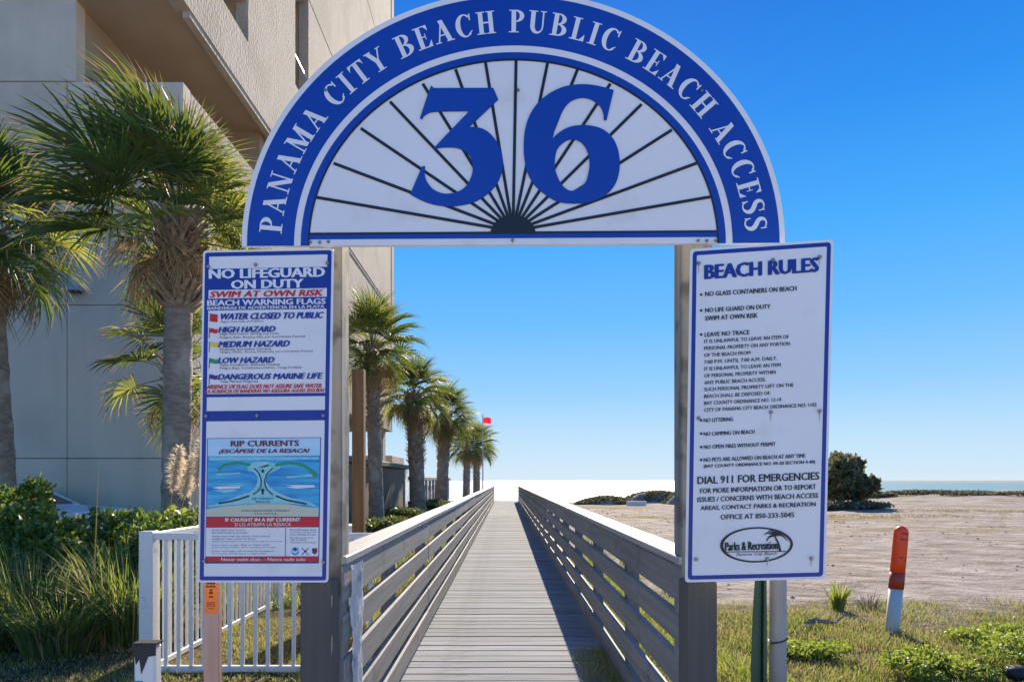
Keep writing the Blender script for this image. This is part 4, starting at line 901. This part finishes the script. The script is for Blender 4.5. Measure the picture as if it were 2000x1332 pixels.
dune(1185, 44, 2.1, 1.5, .50, 'scrub covered dune nearest the boardwalk, low and rounded', 1)
dune(1283, 47, 2.8, 1.6, .75, 'longer scrub covered dune beside the tall post', 2)
dune(1345, 44, 1.8, 1.6, .95, 'dune half hidden by the tall post of the rules sign', 3)
o = MB().box(-.6,.6,-.03,.03,0,.30).obj('low_wall', M_vinyl, loc=(at(1243,0,41)[0], 41, -.12)); tag(o, 'short pale strip of low sand wall between the two dunes', 'wall')
# scattered clods on the sand
g4 = np.random.default_rng(9); n = 900; cx_ = g4.uniform(1.5,26,n); cy_ = g4.uniform(8.3,36,n)**1.0
V = []; F = []
for i in range(n):
    s_ = g4.uniform(.008,.03)*(1+cy_[i]*.02); z = gz(cx_[i], cy_[i]); b0 = len(V)
    V += [(cx_[i]-s_, cy_[i]-s_*.6, z), (cx_[i]+s_*1.1, cy_[i]-s_*.7, z), (cx_[i]+s_*.8, cy_[i]+s_, z), (cx_[i]-s_*.9, cy_[i]+s_*.8, z), (cx_[i]+g4.uniform(-.3,.3)*s_, cy_[i], z+s_*.75)]
    F += [(b0,b0+1,b0+4),(b0+1,b0+2,b0+4),(b0+2,b0+3,b0+4),(b0+3,b0,b0+4)]
b = MB(); b.add(V, F); tag(b.obj('sand_clods', M_dsand), 'small clods and debris scattered over the sand', 'debris', kind='stuff')

# ------------------------------------------------------------------ picket fence enclosure
fe = empty('picket_fence', (-2.83, 5.4, gz(-2.83,5.4)), 'white vinyl picket fence turning a corner beside the boardwalk', 'fence')
pk = MB().bbox(-.015,.015,-.01,.01,.06,1.05,.003).mesh('picket', M_vinyl)
MB().bbox(-.05,.06,-.05,.05,-.1,1.12,.006).obj('corner_post', M_vinyl, fe)
nx_ = 18
for i in range(1, nx_): link('picket', pk, fe, (.04+i*.101, 0, 0), (0, random.uniform(-.006,.006), 0))
for i in range(1, 30): link('picket', pk, fe, (0, .05+i*.101, 0), (0, 0, R(90)))
MB().bbox(.05,1.87,-.022,.022,1.052,1.105,.004).obj('top_rail', M_vinyl, fe)
MB().bbox(.05,1.87,-.022,.022,.01,.058,.004).obj('bottom_rail', M_vinyl, fe)
MB().bbox(-.022,.022,.05,3.1,1.052,1.105,.004).obj('top_rail', M_vinyl, fe)
MB().bbox(-.022,.022,.05,3.1,.01,.058,.004).obj('bottom_rail', M_vinyl, fe)
MB().bbox(-.05,.05,3.1,3.2,-.1,1.12,.006).obj('end_post', M_vinyl, fe)
o = MB().bbox(-.25,.12,0,.4,-.1,1.04,.01).obj('utility_box', M_vinyl, loc=(at(682,0,7.2)[0]-.05, 7.2, -.1)); tag(o, 'pale utility box behind the fence next to the brown timber post', 'utility box')
# brown timber post
o = MB().bbox(-.055,.055,-.055,.055,-.3,at(0,722,6.5)[1]+.1,.006).obj('timber_post', M_brownpost, loc=(at(701,0,6.5)[0], 6.5, -.1)); tag(o, 'tall square brown timber post in front of the far palms', 'post')
# pink stake with orange sticker
st = empty('survey_stake', (at(416,0,3.25)[0], 3.25, -.1), 'pinkish wooden stake with orange notice sticker below the lifeguard sign', 'stake')
MB().bbox(-.037,.037,-.018,.018,-.2,1.25,.003).obj('stake', M_stake, st)
zt_, zb_ = at(0,1125,3.25)[1]+.1, at(0,1196,3.25)[1]+.1
MB().box(-.031,.031,-.0195,-.0185,zb_,zt_).obj('sticker', M_sticker, st)
b = MB()
for k, (w2, zz, hh) in enumerate([(.045,.155,.012),(.04,.138,.01),(.045,.124,.008),(.012,.108,.008),(.016,.092,.012),(.02,.075,.008),(.044,.05,.003),(.04,.042,.003),(.044,.034,.003),(.03,.022,.003)]):
    for q in range(3): b.box(-w2/2+q*w2/3, -w2/2+q*w2/3+w2/3*.8, -.0205, -.0197, zb_+zz, zb_+zz+hh)
b.obj('sticker_print', M_black, st)
# short white post with torn tape
wp = empty('white_post', (at(289,0,3.0)[0], 3.0, -.1), 'short white plastic post with torn black tape and teal sticker', 'post')
H1 = at(0,1256,3.0)[1]+.1
MB().bbox(-.048,.048,-.03,.03,-.2,H1,.01).obj('post', M_vinyl, wp)
b = MB(); tp = [(-.05,H1+.004),(.052,H1+.008),(.05,H1-.045),(.018,H1-.05),(-.012,H1-.125),(-.020,H1-.06),(-.035,H1-.085),(-.042,H1-.04),(-.051,H1-.03)]
b.add([(x,-.033,z) for x, z in tp] + [(x,-.0305,z) for x, z in tp], [tuple(range(9))] + [(i,(i+1)%9,9+(i+1)%9,9+i) for i in range(9)]); b.box(-.051,.053,-.031,.031,H1+.001,H1+.009)
b.obj('black_tape', M_tape, wp)
MB().box(-.044,-.006,-.0325,-.0305,H1-.20,H1-.155).obj('sticker', M_teal, wp)
# plastic wrap on the railing
g = MB(); r5 = random.Random(4); nu, nv = 14, 40
for j in range(nv+1):
    for i in range(nu+1):
        u, v_ = i/nu, j/nv; z = 1.02-v_*1.0; y_ = 3.34+ (u-.5)*(.23+.02*math.sin(v_*9)) + .006*math.sin(v_*14)
        x = XL+.008+.010*math.sin(u*math.pi)+.004*math.sin(v_*23+u*9)+.008*abs(math.sin(u*13+v_*2.5))+r5.uniform(-.0035,.0035); g.v.append((x-XL, y_-3.34, z))
for j in range(nv):
    for i in range(nu): g.f.append([j*(nu+1)+i, (j+1)*(nu+1)+i, (j+1)*(nu+1)+i+1, j*(nu+1)+i+1]); g.m.append(0)
tag(g.obj('plastic_wrap', M_wrap, smooth=True, loc=(XL, 3.34, 0)), 'crumpled white and blue plastic wrap hanging down the railing boards', 'plastic wrap')
# grey pole with green channel post, wire tie
gp = empty('grey_pole', (at(1519,0,3.35)[0], 3.35, -.1), 'grey round pole standing below the beach rules sign', 'pole')
MB().tube([(0,0,-.2),(0,0,1.2)], .041, 20).obj('pole', M_pvc, gp, smooth=True)
b = MB().tube([(.044*math.cos(a), .044*math.sin(a), .74+.012*math.cos(a)) for a in [k*math.pi/12 for k in range(25)]], .0035, 5); b.obj('wire_tie', M_black, gp)
gc = MB(); prof = [(-.042,.0),(-.018,.0),(-.012,.022),(.012,.022),(.018,0),(.03,0),(.03,-.004),(.014,-.004),(.008,.017),(-.008,.017),(-.014,-.004),(-.042,-.004)]
n = len(prof); lv = 12
for k in range(lv+1):
    z = -.2+1.4*k/lv; ox = -.012*math.sin(math.pi*k/lv); gc.v += [(x*(.6+.5*math.sin(math.pi*k/lv))+ox, y_, z) for x, y_ in prof]
for k in range(lv):
    for i in range(n): gc.f.append([k*n+i, k*n+(i+1)%n, (k+1)*n+(i+1)%n, (k+1)*n+i]); gc.m.append(0)
tag(gc.obj('channel_post', M_gpost, loc=(at(1489,0,3.33)[0], 3.33, -.1)), 'green metal channel post wired against the grey pole', 'post')
# orange marker
Y = 6.75; x_, _ = at(1742,0,Y); mk = empty('marker_post', (x_, Y, gz(x_,Y)), 'leaning orange topped white marker post standing in the weeds', 'marker post')
mk.rotation_euler = (0, R(5.2), 0)
MB().tube([(0,0,-.2),(0,0,.44)], .064, 20).obj('white_base', M_markw, mk, smooth=True)
MB().tube([(0,0,.44),(0,0,.60)], .069, 20).obj('orange_sleeve', M_orange2, mk, smooth=True)
MB().tube([(0,0,.6005)]+[(0,0,z) for z in (.7,.85,1.0,1.02,1.04,1.055,1.062)], [.068]*4+[.062,.05,.032,.01], 20).obj('orange_cap', M_orange, mk, smooth=True)
b = MB()
for k, (a0, zz) in enumerate([(-110,.99),(-90,.99),(-70,.985),(-112,.93),(-92,.93),(-66,.93),(-105,.75),(-60,.75),(-62,.73)]):
    a = R(a0); c = Vector((.0695*math.cos(a), .0695*math.sin(a), zz)); s2 = Vector((-math.sin(a), math.cos(a), 0))*.011; u2 = Vector((0,0,.009)); b.add([c-s2-u2, c+s2-u2, c+s2+u2, c-s2+u2], [(0,1,2,3)])
b.obj('marker_print', M_orange2, mk)
# stone at the right corner
b = MB(); r6 = random.Random(2)
for j in range(5):
    for i in range(9):
        a = 2*math.pi*i/9; q = math.sin(math.pi*(j+.4)/5.2)*r6.uniform(.85,1.1); b.v.append((.11*q*math.cos(a), .09*q*math.sin(a), .07*j/4*1.6))
for j in range(4):
    for i in range(9): b.f.append([j*9+i, j*9+(i+1)%9, (j+1)*9+(i+1)%9, (j+1)*9+i]); b.m.append(0)
b.f.append(list(range(36,45))); b.m.append(0)
tag(b.obj('dark_stone', M_tape, smooth=True, loc=(at(1985,0,5.15)[0], 5.15, -.09)), 'dark stone among the weeds in the lower right corner', 'stone')
# driftwood
o = MB().tube([(0,0,.02),(.25,.1,.09),(.45,.12,.06),(.62,.25,.12)], [.035,.03,.02,.008], 6).obj('driftwood', M_trunk, loc=(at(1555,0,6.9)[0], 6.9, -.1)); tag(o, 'grey dead branch lying at the turf edge under the sign', 'branch')

# ------------------------------------------------------------------ car behind the hedge (only its roof and hood show)
car = empty('parked_car', (-6.5, 11.3, gz(-7.6,11.2)), 'white car parked behind the hedge against the shaded wall', 'car')
b = MB(); W2 = .86
prof = [(0,.35),(0,.85),(.12,1.06),(1.05,1.12),(1.65,1.40),(3.0,1.42),(3.7,1.02),(4.2,.95),(4.3,.4)]
n = len(prof); b.add([(-W2,y_,z) for y_, z in prof]+[(W2,y_,z) for y_, z in prof], [tuple(range(n)), tuple(range(2*n-1,n-1,-1))]+[(i,n+i,n+(i+1)%n,(i+1)%n) for i in range(n)])
b.obj('body', M_carw, car)
MB().add([(-.72,1.10,1.16),(.72,1.10,1.16),(.66,1.58,1.375),(-.66,1.58,1.375)], [(0,1,2,3)]).obj('windscreen', M_glass, car)
for sx in (-1,1):
    for yy in (.8, 3.4):
        wh = MB().tube([(-.1,0,0),(.1,0,0)], .31, 18).obj('wheel', M_tyre, car, loc=(sx*.8, yy, .31))
    MB().bbox(-.14,.14,-.03,.02,-.06,.06,.01).obj('headlight', M_glass, car, loc=(sx*.6, -.0, .68))
car.rotation_euler = (0,0,R(90))
print('objects', len(bpy.data.objects), 'tris', sum(len(o.data.loops)-2*len(o.data.polygons) for o in bpy.data.objects if o.type == 'MESH'))
